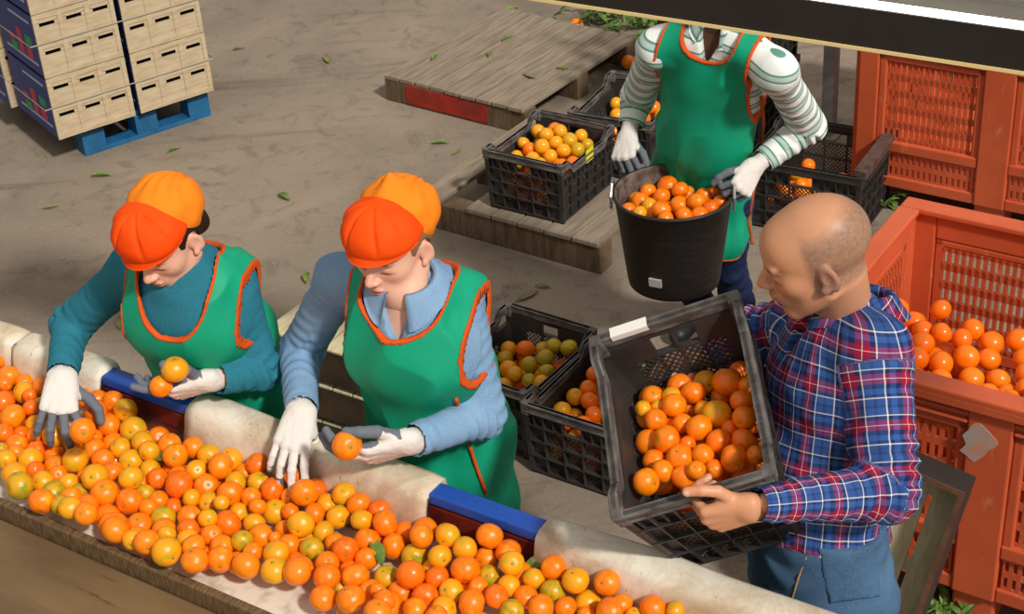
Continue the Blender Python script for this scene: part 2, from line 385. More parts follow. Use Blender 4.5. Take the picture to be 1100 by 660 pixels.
TD = [(220,170,75,'d'),(125,155,52,'y'),(285,115,56,'y'),(390,90,48,'o'),(475,105,70,'y'),(560,110,48,'o'),(370,170,60,'y'),(400,240,70,'o'),(140,235,58,'o'),(190,290,64,'o'),(185,365,74,'o'),(300,270,60,'g'),(355,325,55,'o'),(322,398,76,'o'),(475,250,36,'o'),(525,200,50,'o'),(485,332,72,'y'),(475,425,75,'y'),(550,290,62,'o'),(620,180,74,'y'),(690,120,60,'o'),(735,215,62,'y'),(675,310,66,'g'),(622,420,72,'o'),(815,140,65,'y'),(945,155,62,'y'),(800,275,56,'o'),(760,385,64,'o'),(860,315,72,'d'),(975,260,70,'o'),(970,365,66,'o'),(755,460,76,'o'),(910,460,76,'o'),(830,520,50,'g'),(735,575,72,'o'),(885,580,80,'o'),(995,545,72,'o'),(870,645,66,'y'),(1055,600,62,'o'),(1030,645,75,'o')]
TE = [(50,235,62,'d'),(70,320,72,'o'),(115,435,70,'o'),(205,325,62,'o'),(260,390,68,'o'),(342,300,72,'o'),(462,297,58,'y'),(400,400,68,'y'),(230,485,70,'g'),(367,487,65,'y'),(492,455,66,'y'),(540,385,62,'o'),(640,372,74,'o'),(500,557,80,'o'),(620,497,68,'o'),(745,450,70,'o'),(750,545,68,'y'),(870,500,70,'o'),(970,557,70,'o'),(75,605,68,'g'),(215,590,65,'g'),(350,600,70,'d'),(625,595,60,'g'),(735,640,62,'y'),(862,610,62,'y')]
TF = [(30,365,45,'o'),(150,370,70,'o'),(85,435,76,'o'),(285,395,72,'d'),(420,365,68,'y'),(40,462,65,'o'),(230,470,70,'o'),(385,460,72,'y'),(570,345,58,'o'),(535,430,78,'o'),(672,395,66,'d'),(748,472,65,'g'),(825,395,65,'o'),(970,367,70,'g'),(905,455,75,'o'),(1040,455,62,'o'),(345,500,60,'o')]
TG = [(295,482,74,'y'),(370,578,75,'y'),(465,487,72,'o'),(570,582,68,'o'),(710,627,74,'o'),(825,642,54,'y'),(475,645,75,'o'),(350,665,50,'o'),(600,668,52,'y')]
TABLE_FRUIT = T5(0,370,TA)+T5(0,490,TB)+T5(200,420,TC)+T5(200,528,TD)+T5(400,500,TE)+T5(400,562,TF)+T5(560,528,TG)
RIM = at(430, 507, 1.0); RIM0 = RIM-E1*((RIM[0]-(-1.347))/E1[0])       # a point on the back rim
BED = .872
def tl(P): q = P-RIM0; return q@E1, q@E2                                # table coordinates: along, across (0 at back rim, negative to the camera)
INNER = -.085
VF_ = (tl(at(0, 534, .885))[1]+tl(at(285, 660, .885))[1])/2
def tclamp(P, r):
    P = P.copy(); P[:, 2] = np.maximum(P[:, 2], BED+r*.92); u, v = tl(P)
    wall = INNER+.055*(P[:, 2]-.88)/.12                                    # pads lean back
    over = np.maximum(v-(wall-r*.95), 0); P -= over[:, None]*E2; low = np.maximum(VF_-r*.05-v, 0); P += low[:, None]*E2
    P[:, 2] = np.minimum(P[:, 2], BED+.2)
    return P
def tdepth(x, y):
    z = BED+.05; r = ray(x, y); return (z-HC)/r[2]
TP, TR = solve_pile(TABLE_FRUIT, tdepth, tclamp)
GRP = lambda c, where: (f'{NAMEC[c]} mandarin {where}', f'{NAMEC[c]} mandarins {where}')
for (x, y, rp, c), p, r in zip(TABLE_FRUIT, TP, TR):
    l, g = GRP(c, 'lying in the heap on the sorting table'); fruit(p, r, c, l, g)
RV, RF, RM, NRV = [], [], [], [0]
RB_ = [fruit_geo(k, 18, 11) for k in (5, 6)]
def rest(p, r, c):
    V, F = RB_[rng.integers(2)]; n = NRV[0]; a, b, c_ = rng.random(3)*6
    R_ = Rz(a)@np.array([[1, 0, 0], [0, math.cos(b), -math.sin(b)], [0, math.sin(b), math.cos(b)]])@Rz(c_)
    RV.append(V@R_.T*r+p); RF.extend([[i+n for i in f] for f in F]); RM.extend(['oydg'.index(c)]*len(F)); NRV[0] += len(V)
FAR = []          # (position, radius, colour, where, calyx) of the countable fruit in the far containers
def finish_fruit(limit=300):
    n = sum(1 for o in COL.objects if o.name.split('.')[0] == 'mandarin')
    FAR.sort(key=lambda q: -q[1]/float((q[0]-CAM)@Fv))
    for i, (p, r, c, where, cal) in enumerate(FAR):
        if i < limit-n: l, g = GRP(c, where); fruit(p, r, c, l, g, cal)
        else: rest(p, r, c)
    V = np.concatenate(RV); o0 = V.mean(0); o0[2] = V[:, 2].min()
    me = bpy.data.meshes.new('mandarins'); me.from_pydata([tuple(v) for v in V-o0], [], RF)
    for k in 'oydg': me.materials.append(FM[k])
    me.polygons.foreach_set('material_index', RM); me.polygons.foreach_set('use_smooth', np.ones(len(me.polygons), bool))
    o = bpy.data.objects.new('mandarins', me); COL.objects.link(o); o.location = o0
    tag(o, 'all the smaller or half buried mandarins in the heap, the far crates and the bins', 'fruit', kind='stuff')
def filler(cands, P, R, name=None, label=None):
    """the hidden lower layers: they all go into the one remaining-fruit object"""
    keep = []
    PP = [p for p in P]; RR = list(R); ms = [FM['o'], FM['y'], FM['d']]; base = RB_
    for p, r in cands:
        if PP:
            d = np.linalg.norm(np.array(PP)-p, axis=1)-np.array(RR)-r
            if d.min() < -r*.35: continue
        PP.append(p); RR.append(r); keep.append(p); rest(p, r, 'oyd'[rng.integers(3)])
cands = []
AX = np.array([(a[0], a[1]) for a in TABLE_FRUIT])
def projp(p):
    q = p-CAM; Z = q@Fv; x = FPX*(q@Rv)/Z; y = FPX*(q@Dv)/Z; return 550+x*cp+y*sp, 330-x*sp+y*cp
for lay in range(2):
    for _ in range(2600):
        u, v = rng.uniform(-.35, 2.75), rng.uniform(-.75, INNER-.04); r = rng.uniform(.027, .031)
        if v < VF_+.045: continue
        p = RIM0+E1*u+E2*v; p[2] = BED+r*.95+lay*.045; x, y = projp(p)
        dist = np.hypot(AX[:, 0]-x, AX[:, 1]-y).min()
        if y > 664 and x > 330 or x < -4: ok = (y > 668+0 and x > 330 and y < 760) or (x < -4 and y < 500)
        else: ok = dist < 13
        if lay == 1 and (dist > 9 or y > 640): ok = False
        if ok: cands.append((p, r))
filler(cands, TP, TR, 'mandarin_underlayer', 'lower layers of mandarins beneath the heap on the sorting table')

# ------------------------------------------------------------------ sorting table
def TT(v): return RIM0*np.array([1, 1, 0])+E1*v[0]+E2*v[1]+UP*v[2]
padm = NT('white padded cover', .55, 0, .35)
c = padm.mix(padm.ramp(padm.noise(5, 8, .7, dist=.7), [(.42, g0), (.68, g1)]), lin('#e2dccb'), lin('#b59a76'))
zz = padm.n.new('ShaderNodeSeparateXYZ'); padm.l.new(padm.tc.outputs['Object'], zz.inputs[0])
gr = padm.ramp(zz.outputs[2], [(.0, g0), (1, g1)])
grime = padm.math('MULTIPLY', padm.math('SMOOTH_MIN', padm.math('MAXIMUM', padm.math('MULTIPLY', padm.math('SUBTRACT', .985, zz.outputs[2]), 14.), 0.), 1., .1), padm.ramp(padm.noise(9, 6, .7), [(.3, g0), (.62, g1)]))
c = padm.mix(grime, c, lin('#a07548')); c = padm.mix(padm.ramp(padm.noise(60, 5, .8), [(.62, g0), (.7, g1)]), c, lin('#5a4632'))
padm.base(c); padm.bump(padm.noise(14, 6), .3, .006); padm = padm.m
bluem = simple('blue painted steel', '#1f4da8', '#2a2a33', 22, .4, .62, .7, bscale=60, bstr=.2)
redm = simple('red painted steel', '#7c2516', '#541a12', 14, .45, .4, .65)
beltm = simple('white conveyor belt', '#ddd6c6', '#a8967a', 16, .5, .5, .75, bscale=60)
woodedge = simple('worn brown edge', '#7b6242', '#4c3c28', 30, .6, .35, .65, stretch=(6, 1, 1))
brownm = NT('brown scuffed sheet', .5, 0, .4)
c = brownm.mix(brownm.ramp(brownm.noise(2.5, 6, .6, stretch=(1, 5, 1)), [(.3, g0), (.7, g1)]), lin('#7a6242'), lin('#5b4630'))
c = brownm.mix(brownm.ramp(brownm.noise(7, 5, .7, stretch=(.6, 9, 1)), [(.62, g0), (.7, g1)]), c, lin('#3d2e1f')); brownm.base(c); brownm = brownm.m
table = empty('sorting_table', tuple(TT((1.15, -.3, 0))), YAW)
tag(table, 'long sorting table with white padded rim covers and blue rail, heaped with mandarins', 'table')
def loc(mb_T):       # world -> table local
    o = TT((1.15, -.3, 0)); R = Rz(YAW)
    return lambda v: (np.array(mb_T(v))-o)@R
TTl = loc(TT)
# front edge line in table coordinates
fa, fb = at(0, 534, .885), at(285, 660, .885); ua, va = tl(fa); ub, vb = tl(fb)
vf = (va+vb)/2-.0
b = MB(TTl); b.box((-.9, vf, BED-.03), (3.1, -.03, BED)); b.build('belt', beltm, table, .002)
b = MB(TTl); b.box((-.9, -.030, .80), (3.1, .0, .985)); b.box((-.9, -.034, .92), (3.1, -.03, .965)); b.build('side_panel', redm, table, .002)
b = MB(TTl); b.box((-.9, -.036, .972), (3.1, .012, 1.0)); b.box((-.9, .005, .90), (3.1, .014, .985)); b.build('rail', bluem, table, .004)
def u_of(x, y): return tl(at(x, y, 1.0))[0]
covers = [(-.9, u_of(27, 362)), (u_of(30, 363), u_of(121, 396)), (u_of(215, 429), u_of(472, 520)), (u_of(588, 562), 3.1)]
for i, (u0, u1) in enumerate(covers):
    b = MB(TTl); prof = [(-.098, BED+.002), (-.080, .90), (-.060, .955), (-.052, .99), (-.046, 1.005), (-.030, 1.014), (.012, 1.016), (.026, 1.008), (.031, .99), (.034, .86),
                         (.022, .86), (.018, .985), (-.036, .992), (-.044, .95), (-.066, .90), (-.084, BED+.002)]
    N = 24; vs = []; m = len(prof)
    for k in range(N+1):
        u = u0+(u1-u0)*k/N
        for j, (y, z) in enumerate(prof):
            wv = .0035*math.sin(u*9+j*.8+i)+.002*math.sin(u*23+j); e = -.006 if k in (0, N) else 0
            vs.append((u, y+wv*(.5 if z > .98 else 1), z+.003*math.sin(u*14+i*2)+(e if z > .9 else 0)))
    fs = [(k*m+j, k*m+(j+1) % m, (k+1)*m+(j+1) % m, (k+1)*m+j) for k in range(N) for j in range(m)]+[tuple(range(m)), tuple(N*m+j for j in range(m))[::-1]]
    b._a(vs, fs); b.build('rim_cover', padm, table, 0, True)
    o = table.children[-1] if False else None
b = MB(TTl); b.box((-.9, vf-.022, .82), (3.1, vf, .893)); b.build('front_edge', woodedge, table, .004)
b = MB(TTl)
for u in (-.7, .8, 2.6):
    for v in (-.05, vf+.05): b = MB(TTl); b.box((u-.03, v-.03, 0), (u+.03, v+.03, .84)); b.build('leg', bluem, table, .003)
# brown sheet in front of the table
sheet = MB(TTl); sheet.box((-.9, vf-1.1, .835), (3.1, vf-.026, .85)); 
so_ = sheet.build('conveyor_cover', brownm, None, .004); so_.location = TT((1.15, -.3, 0)); so_.rotation_euler[2] = YAW
tag(so_, 'brown scuffed sheet metal cover running along the near side of the sorting table', 'cover')
b = MB(TTl)
for u in (-.6, 1.0, 2.8):
    for v in (vf-.15, vf-1.0): b.box((u-.025, v-.025, 0), (u+.025, v+.025, .835))
lg = b.build('leg_frame', brownm, so_); 

# ------------------------------------------------------------------ black plastic crates
blackm = simple('black crate plastic', '#2b2827', '#3b3734', 12, .5, .35, .7, bscale=90, bstr=.15, spec=.4)
rimm = simple('worn grey crate rim', '#6c6764', '#3a3634', 18, .55, .35, .65, bscale=60, bstr=.25, stretch=(1, 1, 3))
stickw = simple('white paper sticker', '#e8e6e0', None, rough=.6); sticky = simple('yellow sticker', '#d8d62a', None, rough=.6)
def clipseg(x0, y0, x1, y1, X0, Y0, X1, Y1):
    t0, t1 = 0., 1.; dx, dy = x1-x0, y1-y0
    for p, q in ((-dx, x0-X0), (dx, X1-x0), (-dy, y0-Y0), (dy, Y1-y0)):
        if abs(p) < 1e-9:
            if q < 0: return None
        else:
            r = q/p
            if p < 0: t0 = max(t0, r)
            else: t1 = min(t1, r)
    if t0 >= t1: return None
    return x0+t0*dx, y0+t0*dy, x0+t1*dx, y0+t1*dy
def crate(W, L, H, taper, name, cellz=3, lattice=True, dip=.03, rim_m=rimm, nW=5, nL=6):
    """open crate, origin at the middle of its base, opening up"""
    root = empty(name)
    def T(v): k = taper+(1-taper)*v[2]/H; return np.array([v[0]*k, v[1]*k, v[2]])
    t = .004
    rim = MB(T); body = MB(T); ribs = MB(T); lat = MB(T)
    walls = [(np.array([1., 0, 0]), np.array([0, -1., 0]), W, L/2, nW, False), (np.array([-1., 0, 0]), np.array([0, 1., 0]), W, L/2, nW, False),
             (np.array([0, 1., 0]), np.array([1., 0, 0]), L, W/2, nL, True), (np.array([0, -1., 0]), np.array([-1., 0, 0]), L, W/2, nL, True)]
    zt = H-.036; zb = .012
    for e, nn, Ln, off, nc, side in walls:
        lat = MB(T)
        def pt(s, z, o): return e*s+nn*(off+o)+UP*z
        def bx(mb, s0, s1, z0, z1, o0, o1):
            mb.hexa([pt(s0, z0, o0), pt(s1, z0, o0), pt(s1, z0, o1), pt(s0, z0, o1), pt(s0, z1, o0), pt(s1, z1, o0), pt(s1, z1, o1), pt(s0, z1, o1)])
        h2 = Ln/2; d = dip if side else 0
        # rim band: lowered between the corners on the long sides
        segs = [(-h2-.0, -h2+.055, 0, 0), (-h2+.055, -h2+.085, 0, d), (-h2+.085, h2-.085, d, d), (h2-.085, h2-.055, d, 0), (h2-.055, h2, 0, 0)] if d else [(-h2, h2, 0, 0)]
        for s0, s1, d0, d1 in segs:
            for (zz0, zz1, o0, o1) in ((H-.030, H, -.010, .004), (H-.008, H, -.012, .008), (H-.034, H-.026, -.004, .008)):
                rim.hexa([pt(s0, zz0-d0, o0), pt(s1, zz0-d1, o0), pt(s1, zz0-d1, o1), pt(s0, zz0-d0, o1), pt(s0, zz1-d0, o0), pt(s1, zz1-d1, o0), pt(s1, zz1-d1, o1), pt(s0, zz1-d0, o1)])
        top = zt-d
        zs = [zb]+[zb+(top-zb)*f for f in ((.27, .54, .8, 1.) if cellz == 3 else (.36, .72, 1.))]
        for z in zs: bx(ribs, -h2, h2, z-.0025, z+.0025, -.012, .004)
        cw = Ln/nc
        for i in range(nc+1):
            s = -h2+cw*i; s = min(max(s, -h2+.002), h2-.002); bx(ribs, s-.002, s+.002, zb, top+.004, -.011, .003)
        nz = len(zs)-1
        for i in range(nc):
            for j in range(nz):
                s0, s1, z0, z1 = -h2+cw*i, -h2+cw*(i+1), zs[j], zs[j+1]
                mid = 1 <= i < nc-1
                if j == nz-1:
                    if mid and not side and abs(i-(nc-1)/2) <= .6: continue      # hand hole
                    bx(body, s0, s1, z0, z1, -.013, -.010); bx(ribs, (s0+s1)/2-.0015, (s0+s1)/2+.0015, z0, z1, -.011, .002); continue
                if mid and lattice:
                    st_ = .017
                    for sg in (1, -1):
                        k = -20
                        while k < 40:
                            x0 = s0+k*st_; q = clipseg(x0, z0 if sg > 0 else z1, x0+(z1-z0), z1 if sg > 0 else z0, s0, z0, s1, z1); k += 1
                            if q: 
                                a_, b_ = pt(q[0], q[1], -.0115), pt(q[2], q[3], -.0115)
                                if np.linalg.norm(a_-b_) > .004: lat.bar(a_, b_, .0032, .003, nn)
                else: bx(body, s0, s1, z0, z1, -.013, -.010)
        if lattice: lat.build('mesh_panel', blackm, root)
        # corner posts
    for sx in (1, -1):
        for sy in (1, -1):
            x, y = sx*(W/2-.007), sy*(L/2-.007); body.box((x-.009, y-.009, 0), (x+.009, y+.009, H-.02))
            rim.box((x-.013, y-.013, H-.045), (x+.013, y+.013, H+.001))
    # base
    for i in range(int(W/.03)+1):
        x = -W/2+.012+i*(W-.024)/int(W/.03); body.box((x-.005, -L/2+.01, .006), (x+.005, L/2-.01, .011))
    for i in range(int(L/.03)+1):
        y = -L/2+.012+i*(L-.024)/int(L/.03); body.box((-W/2+.01, y-.005, .002), (W/2-.01, y+.005, .008))
    body.build('crate_body', blackm, root); ribs.build('crate_ribs', blackm, root); rim.build('crate_rim', rim_m, root, .0025)
    return root
# crate held by the man
HW, HL, HH = .315, .425, .345
HR = np.array([[0.927, -0.0139, -0.3747], [-0.1203, 0.9354, -0.3324], [0.3551, 0.3532, 0.8655]])
HCc = CAM+(V3(.33, 2.368, 1.43)-CAM)*1.125
held = crate(HW, HL, HH, .80, 'plastic_crate', dip=.02, nW=6, nL=7)
Hbase = HCc-HR@V3(0, 0, HH/2)
held.matrix_world = Matrix([[*HR[0], Hbase[0]], [*HR[1], Hbase[1]], [*HR[2], Hbase[2]], [0, 0, 0, 1]])
tag(held, 'worn black mesh crate of mandarins tilted forward in the arms of the bald man', 'crate')
MB().box((-.115, HL/2-.014, HH-.012), (-.035, HL/2+.0100, HH+.0025)).box((-.115, HL/2+.0085, HH-.03), (-.035, HL/2+.0105, HH+.002)).build('paper_label', stickw, held)
held.children[-1]['label'] = 'white paper label'
RAW = [(679.8,424.3,12.8,'o'),(702,428,12,'o'),(728,405.7,14,'o'),(722.5,426,11,'y'),(724,437,13,'o'),(744.5,424,13,'o'),(757.7,410,12.5,'y'),(784,410,16,'o'),(793,393,12,'o'),(797.5,430,12.5,'o'),(773.6,427,11,'o'),(805,413,9,'o'),(683,451,12,'o'),(704.3,451,12.3,'o'),(770,446,15.5,'y'),(799,450,12.8,'o'),(742,440,10,'o'),(691,440,9,'y'),(755.5,438.6,10,'y'),(734,453.6,11,'o'),(747,461.8,14,'o'),(687,478,14,'o'),(715.8,472.7,15,'o'),(731.4,490.5,14.5,'o'),(755,490,12,'o'),(772,474.6,13.8,'o'),(800,474,14,'o'),(702.7,494.5,12,'o'),(694.5,518,14.5,'o'),(715,505.5,12.5,'o'),(732.7,511.5,12.5,'o'),(747.7,505.5,10,'o'),(788.6,493,15,'o'),(768,503,10.5,'o'),(811.8,489,10,'o'),(721.8,456,9,'o'),(784.5,459,10,'d'),(738,477,9,'d'),(708,437,9,'y')]
def hclamp(P, r):
    q = (P-Hbase)@HR; k = .80+.2*np.clip(q[:, 2], 0, HH)/HH
    lx, ly = HW/2*k-.014-r*.98, HL/2*k-.014-r*.98
    q[:, 0] = np.clip(q[:, 0], -lx, lx); q[:, 1] = np.clip(q[:, 1], -ly, ly); q[:, 2] = np.clip(q[:, 2], .014+r, HH-.012)
    return Hbase+q@HR.T
def hdepth(x, y):      # fruit surface: a plane lowest to the camera side of the crate
    n = nrm(HR@V3(.0, .12, 1)*.55+UP*.45); p0 = Hbase+HR@V3(0, -.02, .215); r = ray(x, y); return ((p0-CAM)@n)/(r@n)
HP, HRad = solve_pile(RAW, hdepth, hclamp, rfac=1.03)
for (x, y, rp, c), p, r in zip(RAW, HP, HRad):
    l, g = GRP(c, 'in the black crate held by the bald man'); fruit(p, r, c, l, g)
cands = []
for lz in (.04, .09, .14, .185):
    for _ in range(160):
        q = V3(rng.uniform(-.12, .12), rng.uniform(-.18, .17), lz); r = .026
        k = .80+.2*lz/HH; q[0] = np.clip(q[0], -(HW/2*k-.016-r), HW/2*k-.016-r); q[1] = np.clip(q[1], -(HL/2*k-.016-r), HL/2*k-.016-r)
        if lz > .12 and q[1] > .09: continue
        cands.append((Hbase+HR@q, r))
filler(cands, HP, HRad, 'mandarin_underlayer', 'lower mandarins seen through the mesh of the crate the man holds')

# crates on the floor
def pile_in(cx, cy, z, yaw, W, L, top, n, cols, where, r=.03, calyx=False, under=True, only=None):
    """fruit filling a box-shaped container up to height top"""
    R = Rz(yaw); placed = []; tries = 0
    while len(placed) < n and tries < 9000:
        tries += 1; rr = r*rng.uniform(.9, 1.1); q = V3(rng.uniform(-W/2+rr, W/2-rr), rng.uniform(-L/2+rr, L/2-rr), 0)
        if only and not only(q): continue
        zz = top+.02*math.sin(q[0]*17+cx*9)+.02*math.sin(q[1]*13)+rng.uniform(-.012, .012); q[2] = zz
        if all(np.linalg.norm(q-a) > (rr+b)*.92 for a, b in placed): placed.append((q, rr))
    W_ = []
    for q, rr in placed:
        p = V3(cx, cy, z)+R@q; c = cols[rng.integers(len(cols))]; FAR.append((p, rr, c, where, calyx)); W_.append((p, rr))
    if under:
        ca = []
        for lay in range(1, 4):
            for _ in range(130):
                q = V3(rng.uniform(-W/2+r, W/2-r), rng.uniform(-L/2+r, L/2-r), top-lay*.05)
                if only and not only(q): continue
                if q[2] > r+.012: ca.append((V3(cx, cy, z)+R@q, r))
        filler(ca, [a for a, b in W_], [b for a, b in W_], 'mandarin_underlayer', f'lower mandarins {where}')
fc = crate(.355, .43, .275, .95, 'plastic_crate', lattice=True, dip=.035)
cA = V3(.01, 4.20, 0)+Rz(YAW)@V3(.355/2, .43/2, 0)
fc.location = cA; fc.rotation_euler[2] = YAW
tag(fc, 'black crate of orange mandarins on the floor, partly behind the crate the man holds', 'crate')
pile_in(cA[0], cA[1], 0, YAW, .31, .38, .17, 22, 'oooyo', 'in the floor crate behind the held crate', .03)
def near_crate(corner, w, l, z, label, yaw=YAW, src=fc):
    c = V3(*corner, z)+Rz(yaw)@V3(w/2, l/2, 0); o = copy_tree(src); o.location = c; o.rotation_euler[2] = yaw; o['label'] = label; return c
cB = cA+Rz(YAW)@V3(-.372, .05, 0)
o = copy_tree(fc); o.location = cB; o.rotation_euler[2] = YAW-.03; o['label'] = 'black crate of greenish yellow mandarins on the floor beside the woman in the denim shirt'
pile_in(cB[0], cB[1], 0, YAW, .31, .38, .165, 22, 'yggyo', 'in the floor crate beside the woman in denim', .03)
cC = V3(-.068, 5.771, .14)+Rz(math.radians(-35))@V3(.36/2, .40/2, 0)
pc = copy_tree(fc); pc.location = cC; pc.rotation_euler[2] = YAW; pc.scale = (1, .93, .95)
pc['label'] = 'black crate of green and yellow mandarins standing on the near wooden pallet'
MB().box((.178, -.02, .20), (.1805, .04, .255)).build('yellow_sticker', sticky, pc); pc.children[-1]['label'] = 'yellow paper sticker'
pile_in(cC[0], cC[1], .14, YAW, .31, .34, .20, 24, 'ygyog', 'in the crate on the near pallet', .029)
# crates behind it
cD = cC+E2*.445+E1*.12
o = copy_tree(fc); o.location = cD; o.rotation_euler[2] = YAW+.1; o['label'] = 'black crate half hidden behind the filled one on the near pallet'
pile_in(cD[0], cD[1], .14, YAW+.1, .31, .36, .16, 14, 'yog', 'in the rear crate of the near pallet', .029, under=False)
# big dark crate at the back right with a wide grey grip
cE = V3(.995, 5.78, 0)-E2*.06+Rz(math.radians(-31))@V3(.46/2, .40/2, 0)
bk = crate(.48, .42, .30, .97, 'plastic_crate', lattice=True, dip=.02, rim_m=blackm)
bk.location = cE; bk.rotation_euler[2] = math.radians(-31); tag(bk, 'wide black crate with a brown grip bar on the floor beside the orange bins', 'crate')
MB().box((.205, -.2, .285), (.255, .2, .325)).build('grip_bar', simple('brown grip', '#5b4a42', '#3d322d', 20), bk, .004); bk.children[-1]['label'] = 'brown grip bar'
pile_in(cE[0], cE[1], 0, math.radians(-31), .42, .36, .13, 9, 'oyo', 'low in the wide black crate by the bins', .03)
o = copy_tree(bk); cF = cE+E2*.54-E1*.66; o.location = cF; o.rotation_euler[2] = math.radians(-31); o['label'] = 'black crate behind the wide black crate, under leafy branches'
o = copy_tree(bk); o.location = (cF[0], cF[1], .3); o.rotation_euler[2] = math.radians(-31); o['label'] = 'black crate stacked under the leafy branches behind the worker carrying the bucket'

# ------------------------------------------------------------------ orange slotted bins
binm = NT('orange bin plastic', .45, 0, .4)
c = binm.mix(binm.ramp(binm.noise(3, 5, .6), [(.35, g0), (.7, g1)]), lin('#d0603a'), lin('#bb5230'))
c = binm.mix(binm.ramp(binm.noise(13, 6, .75, stretch=(1, 1, .3)), [(.6, g0), (.72, g1)]), c, lin('#d88a68')); binm.base(c); binm.bump(binm.noise(30, 4), .1, .004); binm = binm.m
scuff = simple('pale scuffed patch', '#a79a92', '#c08a72', 25, .7, .45, .6)
def slot_panel(mb, pt, s0, s1, z0, z1, o0, o1, sw=.011, ps=.0225, sh=.042, pz=.062):
    def bx(a, b, c_, d): mb.hexa([pt(a, c_, o0), pt(b, c_, o0), pt(b, c_, o1), pt(a, c_, o1), pt(a, d, o0), pt(b, d, o0), pt(b, d, o1), pt(a, d, o1)])
    n = int((s1-s0)/ps); m = max(1, int((z1-z0)/pz)); ps = (s1-s0)/n; pz = (z1-z0)/m
    for i in range(n+1): bx(max(s0, s0+i*ps-(ps-sw)/2), min(s1, s0+i*ps+(ps-sw)/2), z0, z1)
    for j in range(m+1): bx(s0, s1, max(z0, z0+j*pz-(pz-sh)/2), min(z1, z0+j*pz+(pz-sh)/2))
def big_bin(W, L, H):
    root = empty('fruit_bin'); shell = MB(); pan = MB(); rim = MB(); ft = MB()
    walls = [(V3(1, 0, 0), V3(0, -1, 0), W, L/2), (V3(-1, 0, 0), V3(0, 1, 0), W, L/2), (V3(0, 1, 0), V3(1, 0, 0), L, W/2), (V3(0, -1, 0), V3(-1, 0, 0), L, W/2)]
    zb = .12
    for wi, (e, nn, Ln, off) in enumerate(walls):
        pt = lambda s, z, o: e*s+nn*(off+o)+UP*z
        def bx(mb, s0, s1, z0, z1, o0, o1): mb.hexa([pt(s0, z0, o0), pt(s1, z0, o0), pt(s1, z0, o1), pt(s0, z0, o1), pt(s0, z1, o0), pt(s1, z1, o0), pt(s1, z1, o1), pt(s0, z1, o1)])
        post = .10; cpost = .12; h2 = Ln/2; pw = (Ln-2*post-cpost)/2
        bx(shell, -h2+.02, -h2+post, zb-.02, H-.02, -.035, 0); bx(shell, h2-post, h2-.02, zb-.02, H-.02, -.035, 0); bx(shell, -cpost/2, cpost/2, zb-.02, H-.02, -.035, 0)
        bx(shell, -h2+post, h2-post, H-.10, H-.02, -.035, -.012)
        for zr in (H-.04, H-.065, H-.09): 
            for sx in (-1, 1):
                c0 = sx*(cpost/2+pw/2); bx(shell, c0-pw/2, c0+pw/2, zr-.006, zr+.006, -.014, .001)
        for sx in (-1, 1):
            c0 = sx*(cpost/2+pw/2); a, b_ = c0-pw/2, c0+pw/2
            slot_panel(pan, pt, a+.025, b_-.025, .30, H-.125, -.033, -.022)
            bx(shell, a, a+.03, .27, H-.10, -.033, -.010); bx(shell, b_-.03, b_, .27, H-.10, -.033, -.010); bx(shell, a, b_, H-.125, H-.10, -.033, -.010)
            bx(shell, a, b_, .255, .30, -.033, -.004)
            slot_panel(pan, pt, a+.01, b_-.01, .145, .255, -.033, -.016, pz=.05, sh=.034)
            bx(shell, a, b_, zb-.02, .147, -.033, -.006)
        # rolled rim
        hh = h2+.014 if wi < 2 else h2-.052; bx(rim, -hh, hh, H-.02, H, -.05, .016); bx(rim, -hh, hh, H-.045, H-.015, .006, .0155+.0005*(wi < 2))
    shell.box((-W/2+.02, -L/2+.02, zb-.02), (W/2-.02, L/2-.02, zb+.01))
    for x in (-1, 0, 1):
        for y in (-1, 0, 1): ft = MB(); ft.box((x*(W/2-.08)-.06, y*(L/2-.08)-.06, 0), (x*(W/2-.08)+.06, y*(L/2-.08)+.06, zb-.015)); ft.build('foot', binm, root, .008)
    shell.build('bin_body', binm, root, .006); pan.build('slotted_panels', binm, root); rim.build('bin_rim', binm, root, .008)
    return root
BW, BL, BH = 1.15, .93, .76
nb = big_bin(BW, BL, BH); cor = V3(.755, 3.67, 0)-E1*.03       # near left corner lies behind the man
bc = cor+Rz(YAW)@V3(BW/2, BL/2, 0); nb.location = bc; nb.rotation_euler[2] = YAW
tag(nb, 'large orange slotted plastic bin part filled with mandarins beside the bald man', 'bin')
# flaked patch on its front
pp = MB(); ang = np.linspace(0, 2*PI, 29)[:-1]; poly = [((.040+.008*math.sin(a*3+1)+.006*math.sin(a*7))*math.cos(a)+.012*math.sin(a), 0, (.058+.008*math.sin(a*4))*math.sin(a)) for a in ang]
pp.prism(poly, V3(-.03, -BL/2-.0015, .615), V3(-.03, -BL/2+.001, .615)); pp.build('scuffed_patch', scuff, nb); nb.children[-1]['label'] = 'pale grey scuffed patch'
pile_in(bc[0], bc[1], 0, YAW, 1.02, .80, .56, 120, 'oodo', 'in the big orange bin', .034, True, True, only=lambda q: q[1] < .13 and q[0] < .42)
bb = copy_tree(nb)
for ch in list(bb.children):
    if ch.name.startswith('scuffed'): bpy.data.objects.remove(ch)
cb = V3(1.40, 5.86, 0)+Rz(YAW)@V3(BW/2, BL/2, 0); bb.location = cb; bb.rotation_euler[2] = YAW; bb['label'] = 'large orange slotted plastic bin standing behind the nearer one, under the light hood'
pile_in(cb[0], cb[1], 0, YAW, 1.02, .80, .56, 22, 'oodo', 'in the rear orange bin', .033, False, False)

